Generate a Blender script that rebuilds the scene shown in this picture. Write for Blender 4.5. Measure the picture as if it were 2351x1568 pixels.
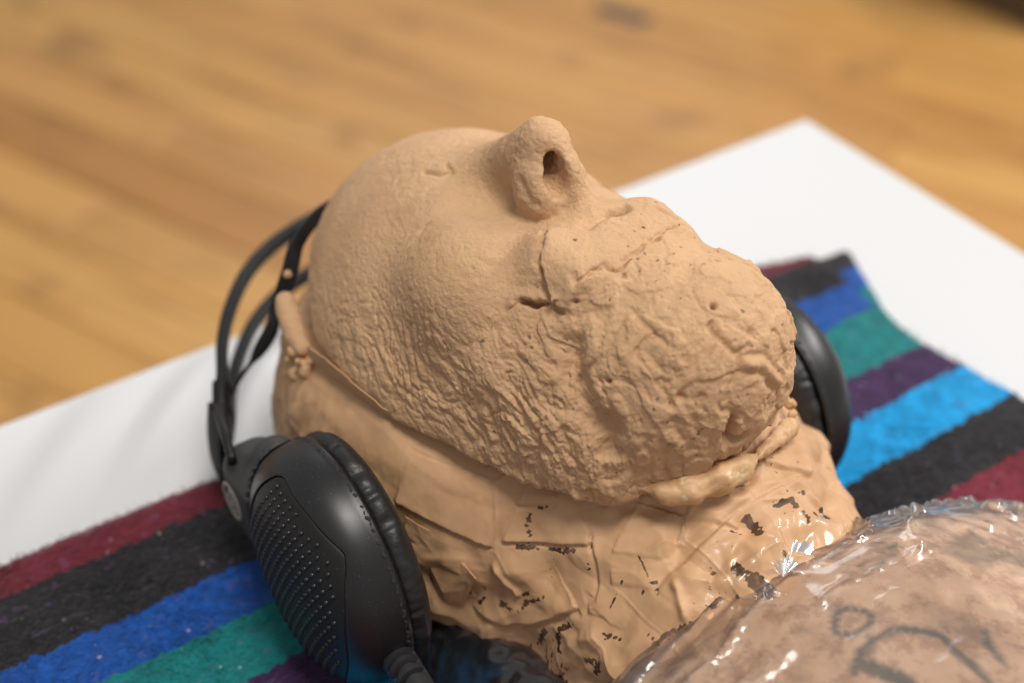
import bpy, bmesh, math, random
import numpy as np
from mathutils import Matrix, Vector

# ---------------------------------------------------------------- scene, camera, light, exposure
for o in list(bpy.data.objects):
    bpy.data.objects.remove(o)
scene = bpy.context.scene
COL = scene.collection
MM = .001

cam = bpy.data.cameras.new('camera')
cam_ob = bpy.data.objects.new('camera', cam)
COL.objects.link(cam_ob)
# rows: image right, image down and view axis in the world (x = ear to ear, y = towards the crown, z = up)
R_ = Matrix(((.8337, -.3516, .4258), (-.5522, -.5308, .6429), (0., -.7712, -.6366)))
cam_ob.matrix_world = Matrix.Translation((-.203, -.261, .375)) @ Matrix((
    (R_[0][0], -R_[0][1], -R_[0][2], 0), (R_[1][0], -R_[1][1], -R_[1][2], 0),
    (R_[2][0], -R_[2][1], -R_[2][2], 0), (0, 0, 0, 1)))
cam.sensor_width = 36
cam.lens = 36*3130/2350
cam.clip_start = .01
cam.clip_end = 60
cam.dof.use_dof = True
cam.dof.focus_distance = .40
cam.dof.aperture_fstop = 4.8
cam.dof.aperture_blades = 9
scene.camera = cam_ob

world = bpy.data.worlds.new('World')
scene.world = world
world.use_nodes = True
bg = world.node_tree.nodes['Background']
bg.inputs[0].default_value = (1., .985, .96, 1)      # white room light coming from all around
bg.inputs[1].default_value = .37

def area(name, loc, target, size, size_y, power, col):
    l = bpy.data.lights.new(name, 'AREA')
    l.shape = 'RECTANGLE'; l.size = size; l.size_y = size_y; l.energy = power; l.color = col
    o = bpy.data.objects.new(name, l)
    COL.objects.link(o)
    o.location = loc
    o.rotation_euler = (Vector(target)-Vector(loc)).to_track_quat('-Z', 'Y').to_euler()
    return o
area('gallery_key_lamp', (.12, -.40, 2.05), (0, 0, .1), .6, .6, 33, (1., .95, .88))
area('floor_fill_lamp', (3.0, -.3, 2.0), (1.2, 1.5, -.75), 2.0, .2, 85, (1., .97, .93))  # added lamp out of view, brightens the floor boards
area('window_lamp', (1.9, 2.9, 1.45), (.2, .2, 0), 1.6, 1.0, 20, (.86, .93, 1.))

scene.view_settings.view_transform = 'Standard'
scene.view_settings.look = 'None'
scene.view_settings.exposure = 0
scene.view_settings.gamma = 1
scene.view_settings.use_curve_mapping = False
scene.render.engine = 'CYCLES'
scene.cycles.use_denoising = True
scene.cycles.max_bounces = 8
scene.cycles.transparent_max_bounces = 16

# ---------------------------------------------------------------- numpy geometry kit (millimetres)
F32 = np.float32
def _hash(ix, iy, iz, seed):
    h = ix.astype(np.uint32)*np.uint32(374761393)+iy.astype(np.uint32)*np.uint32(668265263)+iz.astype(np.uint32)*np.uint32(2147483647)+np.uint32((seed*1274126177) & 0xFFFFFFFF)
    h = (h ^ (h >> 13))*np.uint32(1274126177)
    h = (h ^ (h >> 15))*np.uint32(2246822519)
    return h ^ (h >> 16)
def noise(P, scale, seed=0):
    """value-gradient noise in about -1..1 at points P (n,3); scale = cell size (scalar or 3-vector)"""
    Q = P/np.asarray(scale, float)
    I = np.floor(Q).astype(np.int32); Fr = (Q-I).astype(np.float32)
    U = Fr*Fr*Fr*(Fr*(Fr*6-15)+10)
    out = 0
    for dx in (0, 1):
        for dy in (0, 1):
            for dz in (0, 1):
                h = _hash(I[:, 0]+dx, I[:, 1]+dy, I[:, 2]+dz, seed)
                gx = (h & 1023).astype(np.float32)/511.5-1; gy = ((h >> 10) & 1023).astype(np.float32)/511.5-1; gz = ((h >> 20) & 1023).astype(np.float32)/511.5-1
                v = gx*(Fr[:, 0]-dx)+gy*(Fr[:, 1]-dy)+gz*(Fr[:, 2]-dz)
                w = (U[:, 0] if dx else 1-U[:, 0])*(U[:, 1] if dy else 1-U[:, 1])*(U[:, 2] if dz else 1-U[:, 2])
                out = out+v*w
    return out*1.5
def fbm(P, scale, octaves=3, seed=0, gain=.5):
    s = np.asarray(scale, float); a = 1.; o = 0
    for k in range(octaves):
        o = o+a*noise(P, s, seed+17*k); a *= gain; s = s*.5
    return o
def voronoi(P, scale, seed=0):
    """F1, F2 distances of cellular noise"""
    Q = P/np.asarray(scale, float); I = np.floor(Q).astype(np.int32); Fr = (Q-I).astype(np.float32)
    d1 = np.full(len(P), 9., np.float32); d2 = d1.copy()
    for dx in (-1, 0, 1):
        for dy in (-1, 0, 1):
            for dz in (-1, 0, 1):
                h = _hash(I[:, 0]+dx, I[:, 1]+dy, I[:, 2]+dz, seed)
                a = dx+(h & 1023).astype(np.float32)/1023.-Fr[:, 0]; b = dy+((h >> 10) & 1023).astype(np.float32)/1023.-Fr[:, 1]; c = dz+((h >> 20) & 1023).astype(np.float32)/1023.-Fr[:, 2]
                d = np.sqrt(a*a+b*b+c*c)
                m = d < d1
                d2 = np.where(m, d1, np.minimum(d2, d)); d1 = np.where(m, d, d1)
    return d1, d2
def sstep(a, b, x):
    t = np.clip((x-a)/(b-a), 0, 1); return t*t*(3-2*t)
def s_ell(P, c, r):
    q = (P-np.asarray(c, float)); r = np.asarray(r, float)
    k0 = np.sqrt(((q/r)**2).sum(1)); k1 = np.sqrt(((q/(r*r))**2).sum(1))
    return k0*(k0-1)/np.maximum(k1, 1e-9)
def s_cap(P, a, b, ra, rb=None):
    a = np.asarray(a, float); b = np.asarray(b, float); rb = ra if rb is None else rb
    ab = b-a; t = np.clip(((P-a)@ab)/(ab@ab), 0, 1)
    return np.sqrt((((P-a)-t[:, None]*ab)**2).sum(1))-(ra+(rb-ra)*t)
def near_poly(P, pts, reach=14.):
    """distance to a polyline, offset from it and position 0..1 along it (points beyond reach are left at 1000)"""
    pts = np.asarray(pts, float); n = len(pts)-1
    D = np.full(len(P), 1e3); VV = np.zeros(P.shape); SS = np.zeros(len(P))
    sel = np.nonzero(((P > pts.min(0)-reach) & (P < pts.max(0)+reach)).all(1))[0]
    if not len(sel): return D, VV, SS
    p = P[sel]; best = np.full(len(p), 1e3); vec = np.zeros_like(p); s = np.zeros(len(p))
    for i in range(n):
        a = pts[i]; ab = pts[i+1]-a; t = np.clip(((p-a)@ab)/max(ab@ab, 1e-9), 0, 1)
        v = (p-a)-t[:, None]*ab; d = np.sqrt((v**2).sum(1)); m = d < best
        best = np.where(m, d, best); vec[m] = v[m]; s = np.where(m, (i+t)/n, s)
    D[sel] = best; VV[sel] = vec; SS[sel] = s
    return D, VV, SS
def d_poly(P, pts):
    d, v, s = near_poly(P, pts); return d, s
def smin(a, b, k):
    h = np.clip(.5+.5*(b-a)/k, 0, 1); return b+(a-b)*h-k*h*(1-h)
def smax(a, b, k): return -smin(-a, -b, k)

def face_sdf(P):
    d = s_ell(P, (-5, 51, 67), (61.5, 84.5, 76))                   # dome of forehead and cheeks
    d = smin(d, s_ell(P, (0, -2, 90), (46, 54, 58)), 14)      # lower face
    d = smin(d, s_ell(P, (9, -34, 116), (33, 29, 32)), 12)    # chin
    d = smin(d, s_ell(P, (-30, 22, 122), (20, 24, 22)), 12)   # cheekbone, near
    d = smin(d, s_ell(P, (16, 18, 112), (20, 22, 18)), 12)
    d = smin(d, s_cap(P, (-36, -6, 112), (-22, -37, 92.), 9, 8), 8)   # wedge of the jaw
    for sx in (-1, 1):
        d = smax(d, -s_ell(P, (sx*18-1, 39, 153.), (11, 12, 9)), 10) # eye sockets
    d = smin(d, s_cap(P, (-2, 54, 138), (-2.3, 30, 156), 8., 9.2), 10)   # nose bridge
    d = smin(d, s_ell(P, (-2.8, 24.3, 160.2), (8.4, 10.2, 11.)), 4)
    d = smin(d, s_ell(P, (-10.2, 19.5, 152.5), (4.8, 6.6, 8.2)), 5)
    d = smin(d, s_ell(P, (3.5, 20, 151), (5., 7., 8.)), 4)
    d = smin(d, s_cap(P, (-.5, 15.5, 160.), (.5, 11, 148), 3.6, 4.6), 4)  # columella
    d = smin(d, s_ell(P, (-6.5, 15.5, 149.5), (6, 5, 5)), 3)
    d = smax(d, -s_ell(P, (-5.6, 14.2, 158.8), (3.2, 5.6, 7.4)), 1.8)  # nostrils
    d = smax(d, -s_cap(P, (-6.0, 15.5, 157.5), (-4, 25, 160), 3.4, 2.6), 1.0)
    d = smax(d, -s_cap(P, (-5.4, 15, 161.5), (-3.5, 23, 162), 2.4, 2.0), 1.0)
    d = smax(d, -s_cap(P, (5, 13.5, 154.5), (3.5, 22.5, 158.5), 2.2, 2.0), 1.5)
    d = smin(d, s_cap(P, (-17, -2, 141), (16, -2, 141), 9), 8)      # upper lip
    d = smin(d, s_cap(P, (-15, -13, 142), (17, -13, 142), 6.8), 7)    # lower lip
    return d

def rim_z(P):
    x, y = P[:, 0], P[:, 1]
    return 84+np.clip(-y-26, 0, 60)*.22+np.clip(y-70, 0, 80)*.5-6*np.exp(-((x+24)**2+(y+43)**2)/110)+1.5*noise(P, (11, 11, 30), 5)+.5*noise(P, (4, 4, 20), 6)
def mask_sdf(P):
    d = face_sdf(P)
    return smax(d, rim_z(P)-P[:, 2], 2.5)
def s_rbox(P, c, h, r):
    q = np.abs(P-np.asarray(c, float))-(np.asarray(h, float)-r)
    return np.sqrt((np.maximum(q, 0)**2).sum(1))+np.minimum(q.max(1), 0)-r
def neck_sdf(P):
    d = s_ell(P, (-2, 54, 34), (80, 84, 80))
    d = smin(d, s_ell(P, (-2, 30, 36), (76, 70, 72)), 10)
    x, y, z = P[:, 0], P[:, 1], P[:, 2]
    hh = 48+np.clip(y+90, -40, 60)*.27
    w = np.clip(y+95, 0, 60)
    k = np.sqrt(((x-4-w*.16)/(52+w*.17))**2+((z-27)/hh)**2)
    n = np.maximum((k-1)*46, np.abs(y+60)-75)
    d = d+4.5*sstep(72, 86, z)*sstep(-40, -10, y)
    d = smin(d, n, 22)
    return np.maximum(d, 4-z)
def chest_sdf(P):
    x, y, z = P[:, 0], P[:, 1], P[:, 2]
    top = 77+(-y-95)*.09-((x-12)/105)**2*40
    d = s_rbox(P, (20, -205, 0), (185, 125, 140), 36)
    d = smax(d, z-top, 24)
    return np.maximum(d, 4-z)

def grad(fn, P, e=.12):
    k = np.array([[1, -1, -1], [-1, -1, 1], [-1, 1, -1], [1, 1, 1]], float)
    g = np.zeros_like(P)
    for v in k:
        g += v*fn(P+v*e)[:, None]
    g /= 4*e
    return g
def nets(fn, lo, hi, h):
    """surface nets of fn<0 on a grid of cell h: quads"""
    lo = np.asarray(lo, float); n = np.ceil((np.asarray(hi, float)-lo)/h).astype(int)+1
    X, Y, Z = np.meshgrid(*[lo[i]+h*np.arange(n[i]) for i in range(3)], indexing='ij')
    P = np.stack([X.ravel(), Y.ravel(), Z.ravel()], 1)
    V = np.concatenate([fn(c) for c in np.array_split(P, max(1, len(P)//300000))]).reshape(n)
    S = V < 0
    cs = np.zeros(n-1, int)
    for a in (0, 1):
        for b in (0, 1):
            for c in (0, 1):
                cs += S[a:n[0]-1+a, b:n[1]-1+b, c:n[2]-1+c]
    act = (cs > 0) & (cs < 8)
    idx = -np.ones(n-1, int); idx[act] = np.arange(act.sum())
    I = np.argwhere(act)
    acc = np.zeros((len(I), 3)); cnt = np.zeros(len(I))
    cor = [(a, b, c) for a in (0, 1) for b in (0, 1) for c in (0, 1)]
    for p in cor:
        for ax in range(3):
            if p[ax]: continue
            q = list(p); q[ax] = 1
            va = V[I[:, 0]+p[0], I[:, 1]+p[1], I[:, 2]+p[2]]; vb = V[I[:, 0]+q[0], I[:, 1]+q[1], I[:, 2]+q[2]]
            m = (va < 0) != (vb < 0)
            t = np.where(m, va/np.where(m, va-vb, 1), 0)
            pt = np.tile(np.array(p, float), (len(I), 1)); pt[:, ax] += t
            acc += pt*m[:, None]; cnt += m
    verts = lo+h*(I+acc/cnt[:, None])
    quads = []
    for ax in range(3):
        sl0 = [slice(0, n[i]-1) if i == ax else slice(1, n[i]-1) for i in range(3)]
        sl1 = [slice(1, n[i]) if i == ax else slice(1, n[i]-1) for i in range(3)]
        A = S[tuple(sl0)]; B = S[tuple(sl1)]
        E_ = np.argwhere(A != B)
        if not len(E_): continue
        flip = A[tuple(E_.T)]
        u, v = (ax+1) % 3, (ax+2) % 3
        base = E_.copy()
        for i in range(3):
            if i != ax: base[:, i] += 1
        def cell(du, dv):
            c = base.copy(); c[:, u] -= du; c[:, v] -= dv
            return idx[c[:, 0], c[:, 1], c[:, 2]]
        q = np.stack([cell(1, 1), cell(0, 1), cell(0, 0), cell(1, 0)], 1)
        q[~flip] = q[~flip][:, ::-1]
        quads.append(q)
    return verts, np.concatenate(quads)
def subdiv(V, Q):
    n = len(V)
    E_ = np.stack([Q, np.roll(Q, -1, 1)], 2).reshape(-1, 2)
    key = np.sort(E_, 1); code = key[:, 0].astype(np.int64)*n+key[:, 1]
    uq, inv = np.unique(code, return_inverse=True)
    em = .5*(V[uq//n]+V[uq % n]); fm = V[Q].mean(1)
    m = len(Q); e = n+inv.reshape(m, 4); f = n+len(uq)+np.arange(m)
    nq = np.concatenate([np.stack([Q[:, i], e[:, i], f, e[:, i-1]], 1) for i in range(4)])
    return np.concatenate([V, em, fm]), nq
def snap(fn, V, it=2, lim=.8):
    for _ in range(it):
        g = grad(fn, V); d = fn(V)
        V = V-g*np.clip(d/np.maximum((g*g).sum(1), .05), -lim, lim)[:, None]
    return V
def vnorm(V, Q):
    d1 = V[Q[:, 2]]-V[Q[:, 0]]; d2 = V[Q[:, 3]]-V[Q[:, 1]]
    fn = np.cross(d1, d2); N = np.zeros_like(V)
    for i in range(4):
        for k in range(3):
            N[:, k] += np.bincount(Q[:, i], fn[:, k], len(V))
    return N/np.maximum(np.linalg.norm(N, axis=1), 1e-12)[:, None]
def solid(fn, lo, hi, h, sub=1, disp=None):
    V, Q = nets(fn, lo, hi, h)
    V = snap(fn, V, 2, h)
    for _ in range(sub):
        V, Q = subdiv(V, Q)
        V = snap(fn, V, 1, h*.5)
    if disp is not None:
        N = vnorm(V, Q)
        V = V+N*disp(V, N)[:, None]
    return V, Q

def obj(name, V, Q, mat, parent=None, smooth=True, attrs=None, kind=None):
    """link ONE mesh object; V in millimetres"""
    me = bpy.data.meshes.new(name)
    V = np.asarray(V, float)*MM
    if isinstance(Q, np.ndarray):
        me.vertices.add(len(V)); me.vertices.foreach_set('co', V.ravel().astype(np.float32))
        me.loops.add(Q.size); me.loops.foreach_set('vertex_index', Q.ravel().astype(np.int32))
        me.polygons.add(len(Q)); me.polygons.foreach_set('loop_start', (np.arange(len(Q))*Q.shape[1]).astype(np.int32))
        me.update(calc_edges=True)
    else:
        me.from_pydata([tuple(v) for v in V], [], [tuple(int(i) for i in f) for f in Q]); me.update()
    me.validate()
    if smooth:
        me.polygons.foreach_set('use_smooth', np.ones(len(me.polygons), bool))
    for k, a in (attrs or {}).items():
        at = me.attributes.new(k, 'FLOAT', 'POINT'); at.data.foreach_set('value', np.asarray(a, np.float32))
    o = bpy.data.objects.new(name, me); COL.objects.link(o)
    me.materials.append(mat)
    if parent is not None: o.parent = parent
    if kind: o['kind'] = kind
    return o
def empty(name, loc=(0, 0, 0)):
    o = bpy.data.objects.new(name, None); COL.objects.link(o); o.empty_display_size = .02
    return o
def tag(o, label, cat, group=None):
    o['label'] = label; o['category'] = cat
    if group: o['group'] = group
    return o
def spline(pts, n):
    """Catmull-Rom through pts, n samples"""
    p = np.asarray(pts, float); p = np.vstack([2*p[0]-p[1], p, 2*p[-1]-p[-2]]); m = len(p)-3
    t = np.linspace(0, m, n); i = np.minimum(t.astype(int), m-1); f = (t-i)[:, None]
    a, b, c, d = p[i], p[i+1], p[i+2], p[i+3]
    return .5*(2*b+(c-a)*f+(2*a-5*b+4*c-d)*f*f+(3*b-a-3*c+d)*f**3)
def sweep(path, prof, ref=(0, 0, 1), scale=None, cap=True):
    """sweep a closed profile (k,2) along path (n,3); profile x along side, y along ref-ish"""
    path = np.asarray(path, float); n = len(path); T = np.gradient(path, axis=0); T /= np.linalg.norm(T, axis=1)[:, None]
    ref = np.tile(np.asarray(ref, float), (n, 1)) if np.ndim(ref) == 1 else np.asarray(ref, float)
    S = np.cross(T, ref); S /= np.linalg.norm(S, axis=1)[:, None]; U = np.cross(S, T)
    prof = np.asarray(prof, float); k = len(prof)
    sc = np.ones((n, 2)) if scale is None else np.asarray(scale, float).reshape(n, -1)*np.ones((1, 2))
    V = (path[:, None]+S[:, None]*(prof[None, :, :1]*sc[:, None, :1])+U[:, None]*(prof[None, :, 1:]*sc[:, None, 1:])).reshape(-1, 3)
    F = [(i*k+j, i*k+(j+1) % k, (i+1)*k+(j+1) % k, (i+1)*k+j) for i in range(n-1) for j in range(k)]
    if cap: F += [tuple(range(k-1, -1, -1)), tuple((n-1)*k+j for j in range(k))]
    return V, F
def rrect(w, h, r, s=4):
    o = []
    for cx_, cy_, a0 in ((w/2-r, h/2-r, 0), (-w/2+r, h/2-r, 90), (-w/2+r, -h/2+r, 180), (w/2-r, -h/2+r, 270)):
        for i in range(s+1):
            a = math.radians(a0+90*i/s); o.append((cx_+r*math.cos(a), cy_+r*math.sin(a)))
    return o
def circ(r, k=20): return [(r*math.cos(2*math.pi*i/k), r*math.sin(2*math.pi*i/k)) for i in range(k)]

# ---------------------------------------------------------------- materials
class Mat:
    def __init__(s, name):
        s.m = bpy.data.materials.new(name); s.m.use_nodes = True
        s.t = s.m.node_tree; s.t.nodes.clear()
        s.out = s.n('ShaderNodeOutputMaterial'); s.b = s.n('ShaderNodeBsdfPrincipled')
        s.l(s.b, 0, s.out, 0)
    def n(s, kind, **kw):
        o = s.t.nodes.new(kind)
        for k, v in kw.items(): setattr(o, k, v)
        return o
    def l(s, a, i, b, j): s.t.links.new(a.outputs[i], b.inputs[j])
    def set(s, **kw):
        for k, v in kw.items(): s.b.inputs[k.replace('_', ' ')].default_value = v
        return s
    def coord(s, scale=(1, 1, 1), rot=(0, 0, 0), out='Object'):
        c = s.n('ShaderNodeTexCoord'); m = s.n('ShaderNodeMapping')
        m.inputs['Scale'].default_value = scale; m.inputs['Rotation'].default_value = rot
        s.l(c, out, m, 0); return m
    def noise(s, scale, detail=3, rough=.5, co=None, dist=0):
        n = s.n('ShaderNodeTexNoise'); n.inputs['Scale'].default_value = scale; n.inputs['Detail'].default_value = detail
        n.inputs['Roughness'].default_value = rough; n.inputs['Distortion'].default_value = dist
        s.l(co or s.coord(), 0, n, 'Vector'); return n
    def ramp(s, src, i, stops, interp='LINEAR'):
        r = s.n('ShaderNodeValToRGB'); r.color_ramp.interpolation = interp
        e = r.color_ramp.elements
        while len(e) > 1: e.remove(e[-1])
        e[0].position = stops[0][0]; e[0].color = (*stops[0][1], 1) if len(stops[0][1]) == 3 else stops[0][1]
        for p, c in stops[1:]:
            x = e.new(p); x.color = (*c, 1) if len(c) == 3 else c
        s.l(src, i, r, 0); return r
    def mix(s, fac, a, b, mode='MIX'):
        x = s.n('ShaderNodeMix', data_type='RGBA', blend_type=mode)
        for v, j in ((fac, 0), (a, 6), (b, 7)):
            if isinstance(v, tuple) and hasattr(v[0], 'outputs'): s.l(v[0], v[1], x, j)
            elif j == 0: x.inputs[0].default_value = v
            else: x.inputs[j].default_value = (*v, 1)
        return (x, 2)
    def math(s, op, a, b=0., clamp=False):
        x = s.n('ShaderNodeMath', operation=op); x.use_clamp = clamp
        for v, j in ((a, 0), (b, 1)):
            if isinstance(v, tuple): s.l(v[0], v[1], x, j)
            else: x.inputs[j].default_value = v
        return (x, 0)
    def attr(s, name):
        a = s.n('ShaderNodeAttribute'); a.attribute_name = name; return (a, 2)
    def bump(s, src, strength, dist, prev=None):
        b = s.n('ShaderNodeBump'); b.inputs['Strength'].default_value = strength; b.inputs['Distance'].default_value = dist
        s.l(src[0], src[1], b, 'Height')
        if prev: s.l(prev, 0, b, 'Normal')
        return b
    def col(s, c): s.l(c[0], c[1], s.b, 'Base Color'); return s
    def nrm(s, b): s.l(b, 0, s.b, 'Normal'); return s

def mat_clay():
    m = Mat('painted_clay')
    big = m.noise(38, 4, .6); sp = m.noise(300, 2, .5)
    c = m.ramp(big, 0, [(.3, (.530, .323, .178)), (.5, (.575, .356, .199)), (.7, (.60, .376, .212))])
    yel = m.ramp(m.noise(60, 3, .6), 0, [(.62, (0, 0, 0)), (.72, (1, 1, 1))])
    c1 = m.mix(m.math('MULTIPLY', (yel, 0), .35), (c, 0), (.60, .42, .19))
    dirt = m.ramp(m.noise(24, 6, .7, dist=.7), 0, [(.50, (0, 0, 0)), (.68, (1, 1, 1))]); c1 = m.mix(m.math('MULTIPLY', (dirt, 0), .30), c1, (.36, .215, .12))
    red = m.ramp(m.noise(420, 1, .3), 0, [(.80, (0, 0, 0)), (.82, (1, 1, 1))]); c1 = m.mix(m.math('MULTIPLY', (red, 0), .6), c1, (.62, .45, .06))
    dark = m.math('MULTIPLY', m.attr('speck'), .85)
    c2 = m.mix(dark, c1, (.075, .075, .055))
    m.col(c2).set(Roughness=.78, Specular_IOR_Level=.3)
    f = m.noise(900, 5, .65); g = m.noise(260, 3, .6)
    b = m.bump((g, 0), .32, .0010); m.nrm(m.bump((f, 0), .75, .0007, b))
    return m.m
def mat_neck():
    m = Mat('painted_tape')
    big = m.noise(26, 4, .6)
    c = m.ramp(big, 0, [(.3, (.495, .288, .150)), (.55, (.545, .324, .174)), (.72, (.575, .348, .188))])
    fl = m.ramp(m.attr('flake')[0], 2, [(.45, (0, 0, 0)), (.55, (1, 1, 1))])
    tape = m.ramp(m.noise(180, 4, .6), 0, [(.35, (.045, .022, .011)), (.6, (.13, .066, .032)), (.8, (.27, .17, .105))])
    c2 = m.mix((fl, 0), (c, 0), (tape, 0)); m.col(c2)
    clear = m.attr('clear')
    m.l(*m.math('SUBTRACT', .54, m.math('MULTIPLY', clear, .38)), m.b, 'Roughness')
    m.l(*clear, m.b, 'Coat Weight'); m.set(Coat_Roughness=.06, Specular_IOR_Level=.42)
    f = m.noise(420, 4, .6); g = m.noise(70, 3, .55)
    b = m.bump((g, 0), .22, .0018); b = m.bump((f, 0), .10, .0004, b)
    wv = m.n('ShaderNodeVectorMath', operation='MULTIPLY_ADD'); wn = m.noise(25, 2, .5); m.l(wn, 1, wv, 0); wv.inputs[1].default_value = (.006, .006, .006); m.l(m.coord(), 0, wv, 2)
    for sc, st in ((23., .30),):
        vo = m.n('ShaderNodeTexVoronoi', feature='DISTANCE_TO_EDGE'); vo.inputs['Scale'].default_value = sc; m.l(wv, 0, vo, 'Vector')
        gate = m.ramp(m.noise(22, 2, .5), 0, [(.42, (0, 0, 0)), (.58, (1, 1, 1))])
        ed = m.ramp(vo, 0, [(0, (1, 1, 1)), (.02, (.2, .2, .2)), (.07, (0, 0, 0))]); b = m.bump(m.math('MULTIPLY', (ed, 0), (gate, 0)), st, .0016, b)
    m.nrm(m.bump((fl, 0), -.5, .0002, b))
    return m.m
def mat_foam():
    m = Mat('expanded_foam')
    c = m.ramp(m.noise(120, 4, .6), 0, [(.3, (.46, .265, .13)), (.5, (.54, .32, .16)), (.62, (.57, .35, .17)), (.70, (.74, .64, .45))])
    m.col((c, 0)).set(Roughness=.5)
    m.nrm(m.bump((m.noise(500, 4, .6), 0), .3, .0006)); return m.m
def mat_plain(name, col, rough, spec=.5, bump=None, coat=0):
    m = Mat(name); m.set(Base_Color=(*col, 1), Roughness=rough, Specular_IOR_Level=spec, Coat_Weight=coat)
    if bump: m.nrm(m.bump((m.noise(bump[0], 4, .6), 0), bump[1], bump[2]))
    return m.m
def mat_black_plastic(name='black_plastic', col=(.012, .012, .013), rough=.34):
    m = Mat(name)
    m.set(Specular_IOR_Level=.36 if rough > .35 else .5)
    d = m.ramp(m.noise(1400, 2, .5), 0, [(.68, (0, 0, 0)), (.74, (1, 1, 1))])
    sm = m.noise(45, 3, .6)
    m.col(m.mix(m.math('MULTIPLY', (d, 0), .16), col, (.30, .29, .27)))
    m.l(*m.math('ADD', rough-.08, m.math('MULTIPLY', (sm, 0), .2)), m.b, 'Roughness')
    m.nrm(m.bump((m.noise(2600, 2, .5), 0), .05, .0002)); return m.m
def mat_leather():
    m = Mat('black_leatherette')
    m.set(Base_Color=(.014, .014, .015, 1), Roughness=.46)
    v = m.n('ShaderNodeTexVoronoi'); v.inputs['Scale'].default_value = 900; m.l(m.coord(), 0, v, 'Vector')
    m.nrm(m.bump((v, 0), .14, .0004, m.bump((m.noise(260, 3, .6), 0), .22, .0007))); return m.m
STRIPES = [(-400, (.16, .012, .028)), (-57, (.013, .012, .014)), (-34, (.0, .27, .60)), (-9, (.042, .014, .066)), (10, (.0, .16, .17)), (34, (.003, .065, .31)), (57, (.012, .011, .013)), (85.5, (.125, .010, .022))]
def mat_blanket(shift=0.):
    m = Mat('woven_stripes')
    w = m.noise(240, 3, .7); w2 = m.noise(30, 2, .5)
    y = m.math('ADD', m.attr('across'), m.math('MULTIPLY', m.math('SUBTRACT', (w, 0), .5), .008))
    y = m.math('ADD', y, m.math('MULTIPLY', m.math('SUBTRACT', (w2, 0), .5), .005))
    f = m.math('ADD', m.math('MULTIPLY', y, 1/.6), (.4+shift)/.6)
    r = m.ramp(f[0], 0, [((p+400)/600., c) for p, c in STRIPES], 'CONSTANT')
    blend = m.noise(160, 4, .7); c = m.mix(.55, (r, 0), m.mix(1., (r, 0), (m.ramp(blend, 0, [(.3, (.42, .42, .45)), (.7, (1.7, 1.7, 1.65))]), 0), 'MULTIPLY'))
    hue = m.noise(210, 2, .5); hr = m.ramp(hue, 0, [(.64, (0, 0, 0)), (.70, (1, 1, 1))])
    c = m.mix(m.math('MULTIPLY', (hr, 0), .14), c, (.30, .16, .42))
    sp = m.noise(380, 1, .4); s2 = m.ramp(sp, 0, [(.755, (0, 0, 0)), (.785, (1, 1, 1))])
    c = m.mix(m.math('MULTIPLY', (s2, 0), .55), c, (.55, .52, .46))
    m.col(c).set(Roughness=.95, Specular_IOR_Level=.1, Sheen_Weight=.25, Sheen_Roughness=.5)
    b = m.bump((m.noise(420, 4, .7), 0), .8, .002); m.nrm(b); return m.m
def mat_floor():
    m = Mat('oak_plank')
    oi = m.n('ShaderNodeObjectInfo')
    co = m.n('ShaderNodeTexCoord'); mp = m.n('ShaderNodeMapping'); mp.inputs['Scale'].default_value = (1.2, 14, 14)
    off = m.n('ShaderNodeVectorMath', operation='ADD'); m.l(co, 'Object', off, 0)
    cmb = m.n('ShaderNodeCombineXYZ'); m.l(*m.math('MULTIPLY', (oi, 'Random'), 40.), cmb, 0); m.l(*m.math('MULTIPLY', (oi, 'Random'), 17.), cmb, 1); m.l(cmb, 0, off, 1)
    m.l(off, 0, mp, 0)
    g = m.noise(2.2, 6, .6, mp, .6)
    tone = m.ramp(oi, 'Random', [(0, (.46, .215, .058)), (.2, (.56, .295, .085)), (.45, (.63, .35, .11)), (.65, (.42, .19, .05)), (.82, (.60, .315, .097)), (1, (.51, .25, .072))])
    gr = m.ramp(g, 0, [(.28, (.58, .47, .36)), (.48, (1, 1, 1)), (.72, (1.14, 1.1, 1.0))])
    c = m.mix(1., (tone, 0), (gr, 0), 'MULTIPLY')
    k = m.noise(6, 2, .5, off); kr = m.ramp(k, 0, [(.60, (0, 0, 0)), (.70, (1, 1, 1))])
    c = m.mix(m.math('MULTIPLY', (kr, 0), .5), c, (.20, .09, .035))
    m.col(c).set(Roughness=.42, Specular_IOR_Level=.45); m.nrm(m.bump((g, 0), .12, .002)); return m.m
def mat_film(name='clear_film', haze=.06, tint=(.98, .975, .97), refl=1.0):
    m = Mat(name)
    m.t.nodes.remove(m.b)
    t0 = m.n('ShaderNodeBsdfTransparent'); t0.inputs[0].default_value = (*tint, 1)
    df = m.n('ShaderNodeBsdfDiffuse'); df.inputs[0].default_value = (.75, .76, .78, 1)
    tr = m.n('ShaderNodeMixShader'); tr.inputs[0].default_value = haze; m.l(t0, 0, tr, 1); m.l(df, 0, tr, 2)
    gl = m.n('ShaderNodeBsdfGlossy'); gl.inputs['Roughness'].default_value = .19; gl.inputs[0].default_value = (1, 1, 1, 1)
    fr = m.n('ShaderNodeFresnel'); fr.inputs['IOR'].default_value = 1.5
    mx = m.n('ShaderNodeMixShader')
    m.l(*m.math('MULTIPLY', (fr, 0), refl, True), mx, 0); m.l(tr, 0, mx, 1); m.l(gl, 0, mx, 2); m.l(mx, 0, m.out, 0)
    b = m.bump((m.noise(20, 2, .5, dist=.6), 0), .05, .004)
    m.l(b, 0, gl, 'Normal'); m.l(b, 0, fr, 'Normal'); return m.m
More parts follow.
